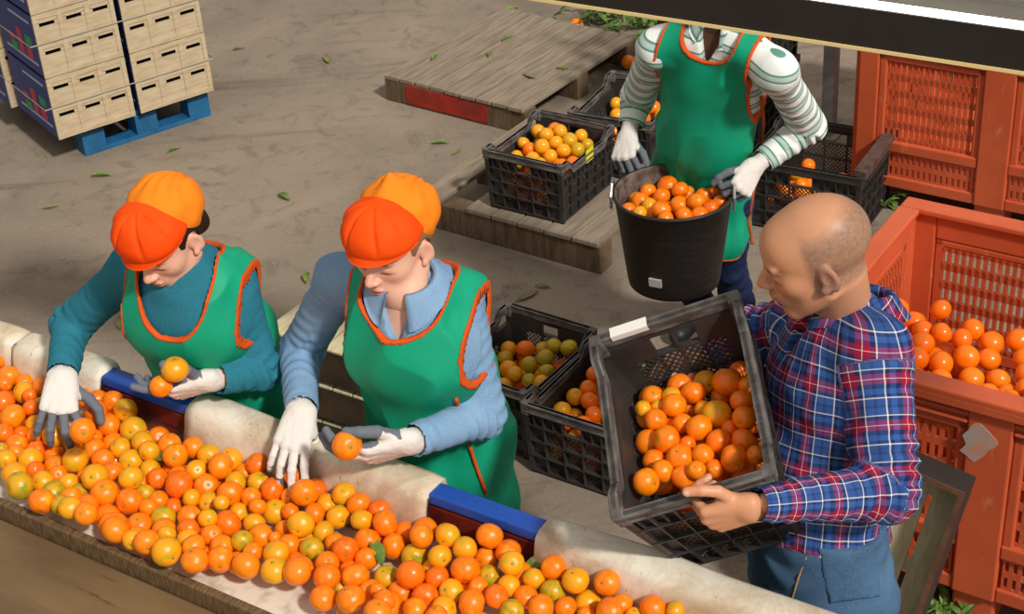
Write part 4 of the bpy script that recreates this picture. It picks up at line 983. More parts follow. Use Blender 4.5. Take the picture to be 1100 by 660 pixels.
class Person:
    def __init__(s, label, J, female=True, girth=1.):
        s.J = {k: np.array(v, float) for k, v in J.items()}; J = s.J; s.female = female; s.g = girth
        s.o = V3(*((J['anL']+J['anR'])/2)[:2], 0)
        z = nrm(J['neck']-J['pelvis']); x = J['shR']-J['shL']; x = nrm(x-z*(x@z)); y = np.cross(z, x); s.R = np.stack([x, y, z], 1); s.L = np.linalg.norm(J['neck']-J['pelvis'])/.5
        s.label = label; s.kids = []
    def tw(s, p): return s.J['pelvis']+s.R@(np.array(p, float)*V3(1, 1, s.L))
    def torso(s, g=0., neck=True):
        q = s.g; pr = []
        E = lambda c, r, k=.04: pr.append((ell(s.tw(c), V3(*r)*V3(q, q, s.L)+g, s.R), k))
        if s.female:
            E((0, -.005, .0), (.165, .118, .13)); E((0, .01, .17), (.135, .105, .15)); E((0, .008, .34), (.150, .108, .16))
            for k in (1, -1): E((k*.064, .060, .33), (.058, .042, .062), .05)
        else:
            E((0, .0, .0), (.160, .122, .13)); E((0, .015, .17), (.150, .122, .16)); E((0, .0, .34), (.170, .118, .17))
        pr.append((rc(s.tw((0, -.01, .475)), s.J['shR'], .055+g, .054+g), .05)); pr.append((rc(s.tw((0, -.01, .475)), s.J['shL'], .055+g, .054+g), .05))
        if neck: pr.append((rc(s.tw((0, -.015, .46)), s.tw((0, -.01, .52)), .075+g, .052+g), .04))
        return pr
    def grid(s, prs, h, pad=.03, extra=None):
        lo = np.min([p[0]['lo'] for p in prs], 0)-pad; hi = np.max([p[0]['hi'] for p in prs], 0)+pad
        F = Field(lo, hi, h)
        for p, k in prs: F.add(p, k, m=.035)
        return F
    def legs(s, g=0.):
        J = s.J; pr = []
        for q in 'LR':
            pr.append((rc(J['hip'+q], J['kn'+q], .088*s.g+g, .060*s.g+g), .04)); pr.append((rc(J['kn'+q], J['an'+q], .062*s.g+g, .048+g), .02))
        return pr
    def add(s, name, V, Q, mat, col=None, uv=None, parent=None, label=None, smooth=True):
        o = mesh_np(name, V-s.o, Q, mat, parent or s.root, smooth, col, uv)
        if label: o['label'] = label
        return o
    def body(s, headV, headQ, headC, skin, hands=()):
        prs = [(p, k) for p, k in s.torso(-.016)]
        for q in 'LR': prs += [(rc(s.J['sh'+q], s.J['el'+q], .038, .034), .02), (rc(s.J['el'+q], s.J['el'+q]+(s.J['wr'+q]-s.J['el'+q])*.93, .034, .021), .02)]
        prs += s.legs(-.012)
        for q in 'LR':
            a = s.J['an'+q]; f = s.R[:, 1]*V3(1, 1, 0); prs.append((rc(a*V3(1, 1, 0)+V3(0, 0, .04), a*V3(1, 1, 0)+nrm(f)*.14+V3(0, 0, .035), .033, .028), .02))
        F = s.grid(prs, .008); V, Q = F.mesh(); C = np.tile(np.array(lin(skin)[:3]), (len(V), 1))
        Vs, Qs, Cs = [V], [Q], [C]
        for v, q, c in [(headV, headQ, headC)]+list(hands): Qs.append(q+sum(len(a) for a in Vs)); Vs.append(v); Cs.append(c)
        s.root = mesh_np('person', np.concatenate(Vs)-s.o, np.concatenate(Qs), skin_m, None, True, np.concatenate(Cs)); s.root.location = s.o
        tag(s.root, s.label, 'person')
    def head(s, fwd, skin, lip, brow, sc=1., up=UP, stub=None, thick=1.):
        R = frame(fwd, up); c = s.J['head']; s.HR, s.hc, s.hs = R, c, sc
        F = head_field(sc, neck=R.T@(s.J['neck']-c), thick=thick); V, Q = F.mesh(); V = smooth_v(V, Q, 1, .4)
        C = head_color(V, sc, skin, lip, brow, stub=stub); return V@R.T+c, Q, C
    def hw(s, P): return np.asarray(P)*s.hs@s.HR.T+s.hc
    def shirt(s, mat, name='shirt', g=.006, ru=.056, re=.047, rw=.038, h=.0055, cuff=0., amp=.004, seed=0, blouse=.0, hem=-.08, ends=None, turtle=False):
        J = s.J; prs = s.torso(g, turtle)
        segs = []
        for q in 'LR':
            a, b, c = J['sh'+q], J['el'+q], J['wr'+q]
            prs.append((rc(a, b, ru, re+.004), .035)); prs.append((rc(b, c, re, rw), .02))
            L1 = np.linalg.norm(b-a); segs.append((a, b, .0, 0)); segs.append((b, c, L1, 1))
        F = s.grid(prs, h); cutw = []
        f = F.f; P = F.P()
        f[...] = np.maximum(f, -((P-s.J['pelvis'])@s.R[:, 2]-hem*s.L))
        if not turtle:
            ax0, ax1 = s.tw((0, -.03, .40)), s.J['neck']; dn = nrm(ax1-ax0); q_ = P-ax0; rr_ = np.sqrt(np.maximum((q_*q_).sum(-1)-(q_@dn)**2, 0)); f[...] = np.maximum(f, np.minimum(.056-rr_, .2)*((q_@dn) > .04)-.2*((q_@dn) <= .04))
            lq = (P-s.J['pelvis'])@s.R/np.array([1, 1, s.L]); vv = .5*(np.abs(lq[..., 0])-.04*np.clip((lq[..., 2]-.41)/.09, 0, 1)); f[...] = np.where((lq[..., 1] > .0) & (lq[..., 2] > .40), np.maximum(f, -vv), f)
        for q in 'LR':                 # sleeve ends cut square and hollow
            a, b = J['el'+q], J['wr'+q]; d = nrm(b-a); e = b-d*(ends or .0)
            near = np.linalg.norm(P-e, axis=-1) < .12; f[...] = np.where(near, np.maximum(f, (P-e)@d), f)
        V, Q = F.mesh(f); V = smooth_v(V, Q, 1, .4); N = normals(V, Q)
        # cloth coordinates
        tl_ = (V-J['pelvis'])@s.R; rad = np.full(len(V), 9.); U = np.arctan2(tl_[:, 0], tl_[:, 1])*.155; W_ = tl_[:, 2].copy(); per = np.full(len(V), 2*PI*.155); arm = np.zeros(len(V)); el_ = np.full(len(V), 9.)
        inside = np.min([p[0]['d'](V) for p in s.torso(g)], 0)
        for i, (a, b, v0, k) in enumerate(segs):
            t_, L, d = seg_param(V, a, b); dd = d-.05; m = (dd < rad) & (dd < inside+.012) & (t_ > .0); 
            ax_ = nrm(b-a); ref = s.R[:, 1] if k == 0 else s.R[:, 1]; e1 = nrm(ref-ax_*(ref@ax_)); e2 = np.cross(ax_, e1); q_ = V-a
            ang = np.arctan2(-(q_@e2), -(q_@e1)) if k == 0 else np.arctan2(-(q_@e2), -(q_@e1))
            U = np.where(m, ang*.052, U); W_ = np.where(m, v0+t_*L, W_); per = np.where(m, 2*PI*.052, per); arm = np.where(m, 1, arm); rad = np.where(m, dd, rad)
            el_ = np.where(m, np.abs(v0+t_*L-(v0 if k else L)), el_)
        wr = amp*arm*(.35+np.exp(-(el_/.07)**2))*np.sin(W_*2*PI/.032+4*vnoise(V+seed, 9)+2*np.sin(U*30))*np.clip(.6+vnoise(V+seed*2, 14), 0, 1.4)
        wr += amp*(1-arm)*1.2*vnoise(V@np.diag([1, 1, .55])+seed, 13)+amp*.5*vnoise(V+seed, 30)+amp*.9*(1-np.abs(vnoise(V@np.diag([1, 1, .8])+seed*5, 10))*2)*(1-arm)
        V = V+N*wr[:, None]
        uv = np.stack([U[Q], W_[Q]], -1); pu = per[Q]; r_ = uv[..., 0].max(1, keepdims=True); uv[..., 0] += np.where(r_-uv[..., 0] > pu*.5, pu, 0)
        keepf = np.ones(len(Q), bool); cen = V[Q].mean(1); fn = N[Q].mean(1)
        for q in 'LR':                 # open the cuffs
            a, b = J['el'+q], J['wr'+q]; d = nrm(b-a); e = b-d*(ends or .0)
            keepf &= ~((np.linalg.norm(cen-e, axis=1) < .06) & ((cen-e)@d > -.004) & (fn@d > .75))
        o = s.add(name, V, Q[keepf], mat, uv=uv[keepf].reshape(-1, 2)); return o
    def apron(s, hem=-.42, neck=(.085, .17), flare=.06, front_only=False, seed=0, side_trim=True, zneck=.515, zarm=.37):
        g = .019; prs = s.torso(g); R, p0 = s.R, s.J['pelvis']
        wz = np.array([0, 0, 1.]); base = p0+R[:, 1]*.0
        for z0, w_, d_ in ((.17, .157, .120), (.06, .164, .125), (-.06, .170, .130), (-.18, .178+flare*.4, .140+flare*.3), (-.30, .184+flare*.8, .145+flare*.5), (-.44, .188+flare*1.2, .148+flare*.7)):
            if z0*s.L > hem-.1: prs.append((ell(base+wz*z0, (w_*s.g, d_*s.g, .13), frame(R[:, 1]*V3(1, 1, 0), wz)), .05))
        F = s.grid(prs, .0042, .035); P = F.P(); f = F.f
        lz = (P-p0)@R/np.array([1, 1, s.L]); x, y, z = lz[..., 0], lz[..., 1], lz[..., 2]
        def es(cx, cz, rx, rz): 
            k0 = np.sqrt(((x-cx)/rx)**2+((z-cz)/rz)**2); k1 = np.sqrt(((x-cx)/rx**2)**2+((z-cz)/rz**2)**2); return k0*(k0-1)/np.maximum(k1, 1e-6)
        z0_ = z; zn = np.minimum(z, zneck); w_ = np.clip((y+.05)/.06, 0, 1); z = zn; kn = w_*es(0, zneck, neck[0], neck[1])+(1-w_)*es(0, zneck+.01, neck[0], .06)
        z = np.minimum(z0_, zarm)
        ka = np.minimum(es(.225, zarm, .085, .14), es(-.225, zarm, .085, .14)); z = z0_
        keep = np.minimum(kn, ka); hemz = (P[..., 2]-(p0[2]+hem)); keep = np.minimum(keep, hemz)
        wn = vnoise(P*np.array([1, 1, .3])+seed, 11); wob = .005*np.sin(np.arctan2(x, y)*9+seed+2*z*4+wn*2)*np.clip((.28-z)/.3, 0, 1.6)+.0075*wn*np.clip((.5-z)/.2, 0, 1)+.016*np.abs(vnoise((P@np.array([[.8, 0, .6], [0, 1, 0], [-.5, 0, .85]]))*np.array([1, 1, .45])+seed*3, 13))-.004
        wob = np.clip(wob-.003, -.02, .005).astype(np.float32); del wn
        f2 = f+wob
        gk = np.gradient(keep.astype(np.float32), F.h); gf = np.gradient(np.clip(f2, -.05, .05).astype(np.float32), F.h)
        kk = sum(a*a for a in gk); ff = sum(a*a for a in gf); kf_ = sum(a*b for a, b in zip(gk, gf)); gt = np.sqrt(np.maximum(kk-kf_**2/np.maximum(ff, 1e-6), .04)); del gk, gf
        shell = np.maximum(np.maximum(f2, -(f2+.010)), -keep); V, Q = F.mesh(shell.astype(np.float32)); V = smooth_v(V, Q, 1, .35)
        ap = s.add('apron', V, Q, green_m)
        tr = np.maximum(np.maximum(f2-.003, -(f2+.012)), np.abs(keep/gt-.001)-.0048); V, Q = F.mesh(tr.astype(np.float32)); V = smooth_v(V, Q, 3, .5)
        par = np.arange(len(V))
        for _ in range(400):            # connected pieces: neck, each armhole, hem
            m = par[Q].min(1); new = par.copy()
            for k in range(4): np.minimum.at(new, Q[:, k], m)
            new = new[new]
            if (new == par).all(): break
            par = new
        for k in np.unique(par):
            sel = par == k
            if sel.sum() < 150: continue
            ix = np.cumsum(sel)-1; s.add('apron_trim', V[sel], ix[Q[sel[Q].all(1)]], trim_m, parent=ap, label='orange piping edging the apron')
        s.ap = ap; s.apf = (F, f2)
        return ap
    def on_apron(s, x, z, side=1, lift=.012):   # point of the apron surface at torso x,z on the front (1) or back (-1)
        F, f = s.apf; p = None
        for yy in np.linspace(.32, 0, 161)*side:
            q = s.J['pelvis']+s.R@V3(x, yy, z*s.L); i = np.round((q-F.lo)/F.h).astype(int)
            if (i >= 0).all() and (i < F.n).all() and f[tuple(i)] < 0: return q+s.R[:, 1]*side*.002
        return s.J['pelvis']+s.R@V3(x, 0, z*s.L)
    def cap(s, knot=0.):
        sc = s.hs; F = Field(V3(-.12, -.16, -.04)*sc, V3(.12, .15, .18)*sc, .003)
        F.add(ell(V3(0, .030, .072)*sc, V3(.088, .086, .064)*sc), .02); F.add(ell(V3(0, .02, .055)*sc, V3(.086, .092, .03)*sc), .02)
        V, Q = F.mesh(); P = V/sc; ang = np.arctan2(P[:, 0], P[:, 1]-.02); N = normals(V, Q)
        up_ = np.clip((P[:, 2]-.05)/.05, 0, 1); V = V+N*(sc*(-.006*np.exp(-((ang-.35)/.07)**2)-.006*np.exp(-((ang+.45)/.07)**2)-.005*np.exp(-((ang-1.1)/.1)**2)-.005*np.exp(-((ang+1.2)/.1)**2)+.003*vnoise(P, 30)))[:, None]*up_[:, None]
        keep = P[:, 1] > -.035
        kf = keep[Q].any(1); cap_ = s.add('cap', s.hw(V/sc), Q[kf], capf_m, label='orange-red cloth front of the cap')
        F = Field(V3(-.125, -.18, -.07)*sc, V3(.125, .10, .19)*sc, .003)
        F.add(ell(V3(0, -.048, .056)*sc, V3(.090, .084, .080)*sc), .02); F.add(ell(V3(0, -.03, .088)*sc, V3(.078, .07, .046)*sc), .02)
        if knot: F.add(rc(V3(0, -.03, .12)*sc, V3(0, -.045, .155)*sc, .022*sc, .008*sc), .03)
        V, Q = F.mesh(); P = V/sc; N = normals(V, Q); ang = np.arctan2(P[:, 0], P[:, 2]-.03); a2 = np.arctan2(P[:, 0], -P[:, 1])
        V = V+N*(sc*(.0022*np.sin(np.arctan2(P[:, 0], P[:, 1]+.14)*16+3*vnoise(P, 20))*np.clip(-P[:, 1]/.06, .1, 1)+.0035*vnoise(P, 28)))[:, None]
        s.add('cap_net', s.hw(V/sc), Q, capn_m, parent=cap_, label='light orange gathered back of the cap')
        n, m = 30, 6; Vb = []
        for th in (0, 1):
            for i in range(n+1):
                a = math.radians(-80+160*i/n); e = abs(a)/math.radians(80)
                for j in range(m+1):
                    t_ = j/m; ra = .088+.004*t_-.0015*th; rb = .104+.018*t_*(1-e*e)-.0015*th
                    z = .068-(.032*(1-.35*e**3))*t_
                    Vb.append((math.sin(a)*ra, .004+math.cos(a)*rb, z))
        K = (n+1)*(m+1); Qb = []
        for i in range(n):
            for j in range(m):
                a = i*(m+1)+j; q = [a, a+1, a+m+2, a+m+1]; Qb += [q, [K+v for v in q[::-1]]]
        for i in range(n):
            for j in (0, m): a = i*(m+1)+j; b_ = a+m+1; Qb.append([a, b_, K+b_, K+a])
        for i in (0, n):
            for j in range(m): a = i*(m+1)+j; Qb.append([a, a+1, K+a+1, K+a])
        s.add('visor', s.hw(np.array(Vb)), np.array(Qb), capf_m, parent=cap_)
    def hair(s, color, back=True):
        sc = s.hs; F = Field(V3(-.11, -.15, -.12)*sc, V3(.11, .12, .12)*sc, .003)
        F.add(ell(V3(0, -.014, .032)*sc, V3(.082, .099, .084)*sc), .01)
        if back: F.add(ell(V3(0, -.075, -.03)*sc, V3(.055, .035, .04)*sc), .03)
        P = F.P()/sc; cut = np.maximum(F.f, P[..., 1]-(.032+.25*np.maximum(P[..., 2]-.03, 0))); ear = np.sqrt(((P-np.array([0, -.006, -.01]))*np.array([0, 1, .7])*1.)[..., 1]**2+((P[..., 2]+.01)*.7)**2)
        cut = np.maximum(cut, -(ear-.026)*sc); cut = np.maximum(cut, -(P[..., 2]+.055)*sc)
        V, Q = F.mesh(cut.astype(np.float32)); m = fabric('hair '+color, color, None, rough=.5, bstr=.6, bdist=.002)
        s.add('hair', s.hw(V/sc), Q, m)
    def trousers(s, mat, g=.006, waist=.06):
        prs = s.legs(g)+[(ell(s.J['pelvis']+V3(0, 0, -.03), V3(.158*s.g, .120*s.g, .12)+g, frame(s.R[:, 1]*V3(1, 1, 0), UP)), .05), (ell(s.tw((0, -.035, -.08)), V3(.145, .10, .10)*s.g+g, s.R), .04)]
        prs.append((ell(s.tw((0, .0, .07)), V3(.150, .118, .13)*s.g+g, s.R), .05))
        F = s.grid(prs, .006); P = F.P(); f = np.maximum(F.f, (P[..., 2]-(s.J['pelvis'][2]+waist)))
        f = np.maximum(f, -(P[..., 2]-.05)); V, Q = F.mesh(f.astype(np.float32)); N = normals(V, Q); V = smooth_v(V, Q, 1, .4)
        V = V+N*(.005*vnoise(V@np.diag([1, 1, 1.6]), 12)+.0035*np.sin(V[:, 2]*2*PI/.06+5*vnoise(V, 6))*np.clip(vnoise(V, 5)+.4, 0, 1))[:, None]
        tr = s.add('trousers', V, Q, mat); s.trf = (F, f)
        for q in 'LR':
            a = s.J['an'+q]*V3(1, 1, 0); f_ = nrm(s.R[:, 1]*V3(1, 1, 0)); F = Field(a-V3(.2, .2, .0)-V3(0, 0, .02), a+V3(.25, .25, .14), .006)
            F.add(rc(a+V3(0, 0, .045), a+f_*.17+V3(0, 0, .035), .042, .036), .03); F.add(rc(a+V3(0, 0, .05), a+V3(0, 0, .10), .046, .042), .03); P = F.P(); F.f = np.maximum(F.f, -(P[..., 2]-.002)).astype(np.float32)
            V, Q = F.mesh(); s.add('shoe', V, Q, shoe_m)
        return tr
    def glove(s, hnd, which):
        V, Q, C = hnd[:3]; o = s.add('glove', V, Q, cloth_attr, col=C, label=f'white knitted glove with grey coated fingers on the {which} hand'); return o
def hit(F, f, px, py):            # nearest approach of a line of sight to a surface
    r = ray(px, py); best = None
    for d in np.arange(2.6, 5.6, .004):
        q = CAM+r*d; i = np.round((q-F.lo)/F.h).astype(int)
        if (i < 1).any() or (i >= F.n-1).any(): continue
        v = f[tuple(i)]
        if best is None or v < best[0]: best = (v, q)
        if v <= 0.001: return q
    return best[1] if best else None
def surf_tube(P_, F, f, pix, r, mat, parent, name, label=None):
    pix = [(a[0]+(b_[0]-a[0])*k/4, a[1]+(b_[1]-a[1])*k/4) for a, b_ in zip(pix[:-1], pix[1:]) for k in range(4)]+[pix[-1]]
    b = MB(); pts = [hit(F, f, *p)-P_.o for p in pix]; pts = [p+nrm(CAM-P_.o-p)*r*.8 for p in pts]; b.tube(pts, r, 8); o = b.build(name, mat, parent, 0, True)
    if label: o['label'] = label
    return o
def stand(J, yaw, spread=.11, back=0.):
    p = np.array(J['pelvis'], float); x = V3(math.cos(yaw), math.sin(yaw), 0)       # person's right
    for q, s_ in (('R', 1), ('L', -1)):
        h = p+x*.085*s_+V3(0, 0, -.06); J['hip'+q] = h; J['kn'+q] = V3(*(h+x*.02*s_)[:2], .48); J['an'+q] = V3(*(h+x*.03*s_)[:2], .07)
    return J
SK = '#cf9570'; SKW = '#e3b299'
deg = math.radians
def collar(P_, mat, r0=.058, drop=.05, tip=.075, lean=.0, off=(0, 0, .0), name='collar', gap=18, flare=.034):
    n, m = 40, 7; V = []; c = P_.J['neck']+P_.R@V3(*off)
    for th in (0, .0022):
        for i in range(n+1):
            a = math.radians(gap+(360-2*gap)*i/n); fr_ = math.exp(-((min(i, n-i)/n)/.09)**2)
            for j in range(m+1):
                t_ = j/m
                if t_ < .35: rr, z = r0+.002*t_, .012+.032*t_/.35
                else:
                    u = (t_-.35)/.65; rr = r0+.004+flare*u*(1+.35*fr_); z = .044-(drop+(tip-drop)*fr_)*u
                V.append((math.sin(a)*(rr+th)*1.05, math.cos(a)*(rr+th)-.012+lean*z, z+th*.5))
    K = (n+1)*(m+1); Q = []
    for i in range(n):
        for j in range(m):
            a = i*(m+1)+j; q = [a, a+1, a+m+2, a+m+1]; Q += [q, [K+v for v in q[::-1]]]
        for j in (0, m): a = i*(m+1)+j; b_ = a+m+1; Q.append([a, b_, K+b_, K+a])
    for i in (0, n):
        for j in range(m): a = i*(m+1)+j; Q.append([a, a+1, K+a+1, K+a])
    V = np.array(V); Q = np.array(Q); uv = None
    ang = np.arctan2(V[:, 0], V[:, 1]+.012)*.07; uv = np.stack([ang[Q]+.02, V[:, 2][Q]+V[:, 1][Q]*.5], -1)
    return P_.add(name, c+V@P_.R.T, Q, mat, uv=uv.reshape(-1, 2))
# ---------------- woman in the denim shirt (centre)
J = dict(shL=V3(-.122, 3.115, 1.33), shR=V3(-.385, 3.225, 1.33), neck=at(437, 312, 1.395), head=at(424, 262, 1.492), pelvis=V3(-.195, 3.195, .90),
         elL=at(519, 446, 1.06), wrL=at(445, 473, 1.11), elR=at(322, 378, 1.08), wrR=at(324, 440, 1.075))
stand(J, YAW+PI)
w2 = Person('woman in light denim shirt, green apron and orange cap, middle of the sorting table', J)
hv = w2.head(V3(-.53, -.78, -.20), SKW, '#c0746a', '#8a6647', .98, UP)
w2.body(*hv, SKW)
w2.shirt(denim_m, seed=3, amp=.005, g=.001)
w2.trousers(fabric('dark trousers', '#23252e'), g=-.018)
w2.apron(seed=1, neck=(.10, .062), zarm=.40, flare=-.01)
for pix in ([(504, 478), (512, 503), (522, 530)], [(490, 428), (493, 441)]): surf_tube(w2, *w2.apf, pix, .0045, trim_m, w2.ap, 'apron_trim')
collar(w2, denim_m, .056, .045, .075)
w2.hair('#8a6a48', False)
w2.cap(knot=1)
sleeves = []
hR = hand(at(324, 441, 1.075), at(309, 494, 1.015), V3(-.1, -.8, .62), 1, [(18, 20, 14), (20, 24, 16), (22, 26, 18), (20, 26, 20)], [(.35, .7, -.75), (.05, .85, -.6), (-.05, .85, -.6)], 1.06, palm_gray=-.12, dip=9, forearm=J['elR'])
w2.glove(hR, 'right')
hL = hand(at(443, 474, 1.11), at(400, 487, 1.095), V3(.10, -.82, -.56), -1, [(22, 26, 20), (20, 30, 24), (22, 32, 26), (26, 34, 26)], [(.75, .65, -.15), (.25, .95, -.2), (-.12, .95, -.35)], 1.16, palm_gray=.18, dip=2, forearm=J['elL'])
w2.glove(hL, 'left')
fp = dep(373, 478.5, 3.50); fruit(fp, 16.3/1750*3.50, 'o', 'orange mandarin held in the left glove of the woman in the denim shirt', None, True, V3(.35, -.8, .35))
# button
# ---------------- woman in the teal sweater (left)
J = dict(shL=V3(-.66, 3.345, 1.285), shR=V3(-.905, 3.42, 1.285), neck=at(193, 289, 1.36), head=at(180, 254, 1.455), pelvis=at(204, 440, .93)+E2*.13,
         elL=at(280, 398, 1.06), wrL=at(233, 407, 1.10), elR=at(76, 350, 1.10), wrR=at(67, 403, 1.08))
stand(J, YAW+PI)
w1 = Person('woman in teal turtleneck, green apron and orange cap, left end of the table', J)
hv = w1.head(V3(-.46, -.70, -.42), SKW, '#b96a60', '#4a3226', .96, UP)
w1.body(*hv, SKW)
w1.shirt(teal_m, 'sweater', g=.002, seed=8, amp=.003, ru=.052, re=.046, turtle=True)
a = J['neck']-w1.R[:, 2]*.03; d_ = nrm(w1.hc+w1.HR@V3(0, -.03, -.05)-a)
F = Field(a-.13, a+.15, .004); F.add(rc(a, a+d_*.075, .066, .056), .02); P = F.P(); F.f = np.maximum(F.f, ((P-a)@d_-.07)).astype(np.float32)
V, Q = F.mesh(); V += normals(V, Q)*(.0015*np.sin(((V-a)@d_)*2*PI/.02))[:, None]; w1.add('turtleneck', V, Q, teal_m)
w1.trousers(fabric('black trousers', '#1f2026'), g=-.018)
w1.apron(seed=5, neck=(.09, .125), flare=-.01)
w1.hair('#2e1f18', True)
w1.cap()
hR = hand(at(67, 404, 1.075), at(62, 452, 1.02), V3(.1, -.85, .5), 1, [(30, 34, 26), (30, 38, 24), (26, 36, 24), (24, 34, 24)], [(1.0, .55, -.25), (.75, .75, -.5), (.15, .75, -.75)], 1.08, palm_gray=-.1, dip=1, forearm=J['elR'], splay=(.42, .12, -.12, -.3))
w1.glove(hR, 'right')
hL = hand(at(228, 408, 1.10), at(200, 417, 1.09), V3(.10, -.80, -.6), -1, [(4, 16, 12), (24, 26, 20), (28, 30, 22), (34, 32, 24)], [(.95, .25, -.1), (.75, .65, -.2), (.5, .8, -.3)], 1.04, palm_gray=.3, dip=1, forearm=J['elL'], splay=(.22, -.02, -.12, -.2))
w1.glove(hL, 'left')
fp = dep(188, 397, 3.74); fruit(fp, 14.6/1750*3.76, 'y', 'amber mandarin resting on top in the left glove of the woman in teal', None, True, V3(.1, .1, 1))
fp = dep(173, 415, 3.76); fruit(fp, 12.5/1750*3.76, 'o', 'orange mandarin gripped below the fingers of the left glove of the woman in teal', None, False)
fp = dep(89, 463, 3.72); fruit(fp, 14/1750*3.72, 'o', 'mandarin grasped in the right glove of the woman in teal', None, True, V3(.3, -.9, .3))
# ---------------- worker carrying the bucket (head hidden by the hood from the photo's side)
J = dict(shL=at(835, 78, 1.285), shR=at(706, 52, 1.295), neck=at(775, 24, 1.385), pelvis=at(757, 205, .78)+V3(0, .08, 0), elL=at(868, 135, 1.02), wrL=at(811, 180, .93), elR=at(685, 105, 1.03), wrR=at(675, 146, .94))
J['head'] = J['neck']+V3(-.02, -.04, .20)
stand(J, math.radians(180-15))
for q, x_, y_ in (('L', 796, 338), ('R', 752, 330)):
    J['an'+q] = V3(*at(x_, y_, .06)[:2], .07); J['kn'+q] = (J['hip'+q]+J['an'+q])/2+V3(-.03, -.05, 0)
DK = '#5a3a2c'
w3 = Person('worker in green striped white shirt and green apron carrying the black bucket', J, False, .9)
hv = w3.head(V3(-.2, -.8, -.5), DK, '#7a4440', '#20150f', 1., UP, stub='#17110d')
w3.body(*hv, DK)
w3.trousers(navy_m)
w3.shirt(stripe_m, seed=11, ru=.052, re=.050, rw=.038, amp=.004, ends=.035)
w3.apron(hem=-.24, neck=(.088, .075), seed=2, flare=.02)
collar(w3, stripe_m, .058, .045, .07)
surf_tube(w3, *w3.apf, [(818, 104), (820, 130), (817, 165), (809, 205), (804, 238), (808, 262)], .006, fabric('brown orange piping', '#b0562c'), w3.ap, 'apron_trim')
bc0 = at(723, 205, .885); BR_ = .182; BHt = .315
rimL = bc0+V3(.185, -.035, .0); rimR = bc0+V3(-.185, .035, .0)
hR = hand(at(674, 147, .945), at(668, 178, .90), V3(-.45, -.75, .3), 1, [(60, 70, 40), (62, 72, 40), (64, 72, 40), (66, 72, 40)], [(.6, .75, -.45), (.2, .8, -.7), (-.3, .6, -.8)], 1.02, palm_gray=-.1, dip=1, forearm=J['elR'])
w3.glove(hR, 'right')
hL = hand(at(809, 180, .935), at(796, 202, .90), V3(.35, -.85, .25), -1, [(60, 70, 40), (62, 72, 40), (64, 72, 40), (66, 72, 40)], [(.6, .75, -.45), (.2, .8, -.7), (-.3, .6, -.8)], 1.02, palm_gray=-.1, dip=1, forearm=J['elL'])
w3.glove(hL, 'left')
bk_m = simple('black rubber bucket', '#262423', '#33302e', 14, .55, .4, .7, bscale=40, bstr=.25, stretch=(1, 1, 5)); bin_m = simple('dusty bucket inside', '#43362f', '#8a7a6c', 26, .8, .4, .72)
bucket = empty('bucket', tuple(bc0-V3(0, 0, BHt))); tag(bucket, 'black rubber bucket of mandarins carried by the worker in the striped shirt', 'bucket')
rb = .142
b = MB(); b.lathe([(0.001, .0), (rb-.012, 0), (rb, .006), (rb+.004, .03), (BR_-.003, BHt-.012), (BR_+.004, BHt-.008), (BR_+.004, BHt), (BR_-.004, BHt)], 56, close=False); b.build('bucket_shell', bk_m, bucket, 0, True)
b = MB(); b.lathe([(BR_-.004, BHt), (BR_-.007, BHt-.01), (rb-.004, .02), (.001, .015)], 56, close=False); b.build('bucket_lining', bin_m, bucket, 0, True); bucket.children[-1]['label'] = 'dusty brownish inside of the bucket'
stv = nrm(CAM-bc0)*V3(1, 1, 0); stv = nrm(Rz(-.38)@stv); b = MB(); c0 = stv*(.1535)+V3(0, 0, .075); sx2 = V3(-stv[1], stv[0], 0)
nrm2 = nrm(stv+V3(0, 0, -.12)); upv = np.cross(sx2, nrm2); upv = upv if upv[2] > 0 else -upv
b.hexa([c0-sx2*.02-upv*.014-nrm2*.006, c0+sx2*.02-upv*.014-nrm2*.006, c0+sx2*.02-upv*.014+nrm2*.0045, c0-sx2*.02-upv*.014+nrm2*.0045, c0-sx2*.02+upv*.014-nrm2*.006, c0+sx2*.02+upv*.014-nrm2*.006, c0+sx2*.02+upv*.014+nrm2*.0045, c0-sx2*.02+upv*.014+nrm2*.0045])
b.build('paper_label', stickw, bucket)
steel = simple('steel wire', '#a9a9a8', None, rough=.35, metal=.8)
for sgn in (1, -1):
    dv = nrm(V3(.185, -.035, 0))*sgn; tv = V3(-dv[1], dv[0], 0); e_ = dv*BR_+V3(0, 0, BHt)
    b = MB(); b.tube([e_-tv*.045+V3(0, 0, -.04)+dv*.003, e_-tv*.045+V3(0, 0, .0)+dv*.004, e_-tv*.02+V3(0, 0, .03)+dv*.002, e_+tv*.02+V3(0, 0, .03)+dv*.002, e_+tv*.045+V3(0, 0, 0)+dv*.004, e_+tv*.045+V3(0, 0, -.04)+dv*.003], .0045, 8); b.build('handle', steel, bucket)
RB = [(717.3,199.6,11,'o'),(695.4,206.6,9,'o'),(688.4,217,9.8,'o'),(710.7,211.3,9.5,'o'),(709.4,226.6,10.3,'o'),(729.8,220.3,9.8,'o'),(749.2,217,10,'o'),(737,208.5,9.5,'o'),(730.7,204.3,9,'o'),(769.5,208.5,9,'d'),(762.5,223.4,9,'d'),(734.8,231.4,9.3,'o'),(751.4,230.8,9,'o'),(687,229.8,8.5,'y'),(675,226,8.3,'o'),(697,222,8.5,'y'),(714.8,235,9,'o'),(683,214,8.5,'o'),(756,210.7,8.8,'o'),(773.7,218,8.5,'o'),(700.5,230,8.8,'o')]
def bclamp(P, r):
    q = P-bc0; q[:, 2] = np.clip(q[:, 2], -.14, -.0); rad = np.hypot(q[:, 0], q[:, 1]); lim = BR_-.008+.1*q[:, 2]-r; k = np.minimum(1, lim/np.maximum(rad, 1e-6)); q[:, 0] *= k; q[:, 1] *= k; return bc0+q
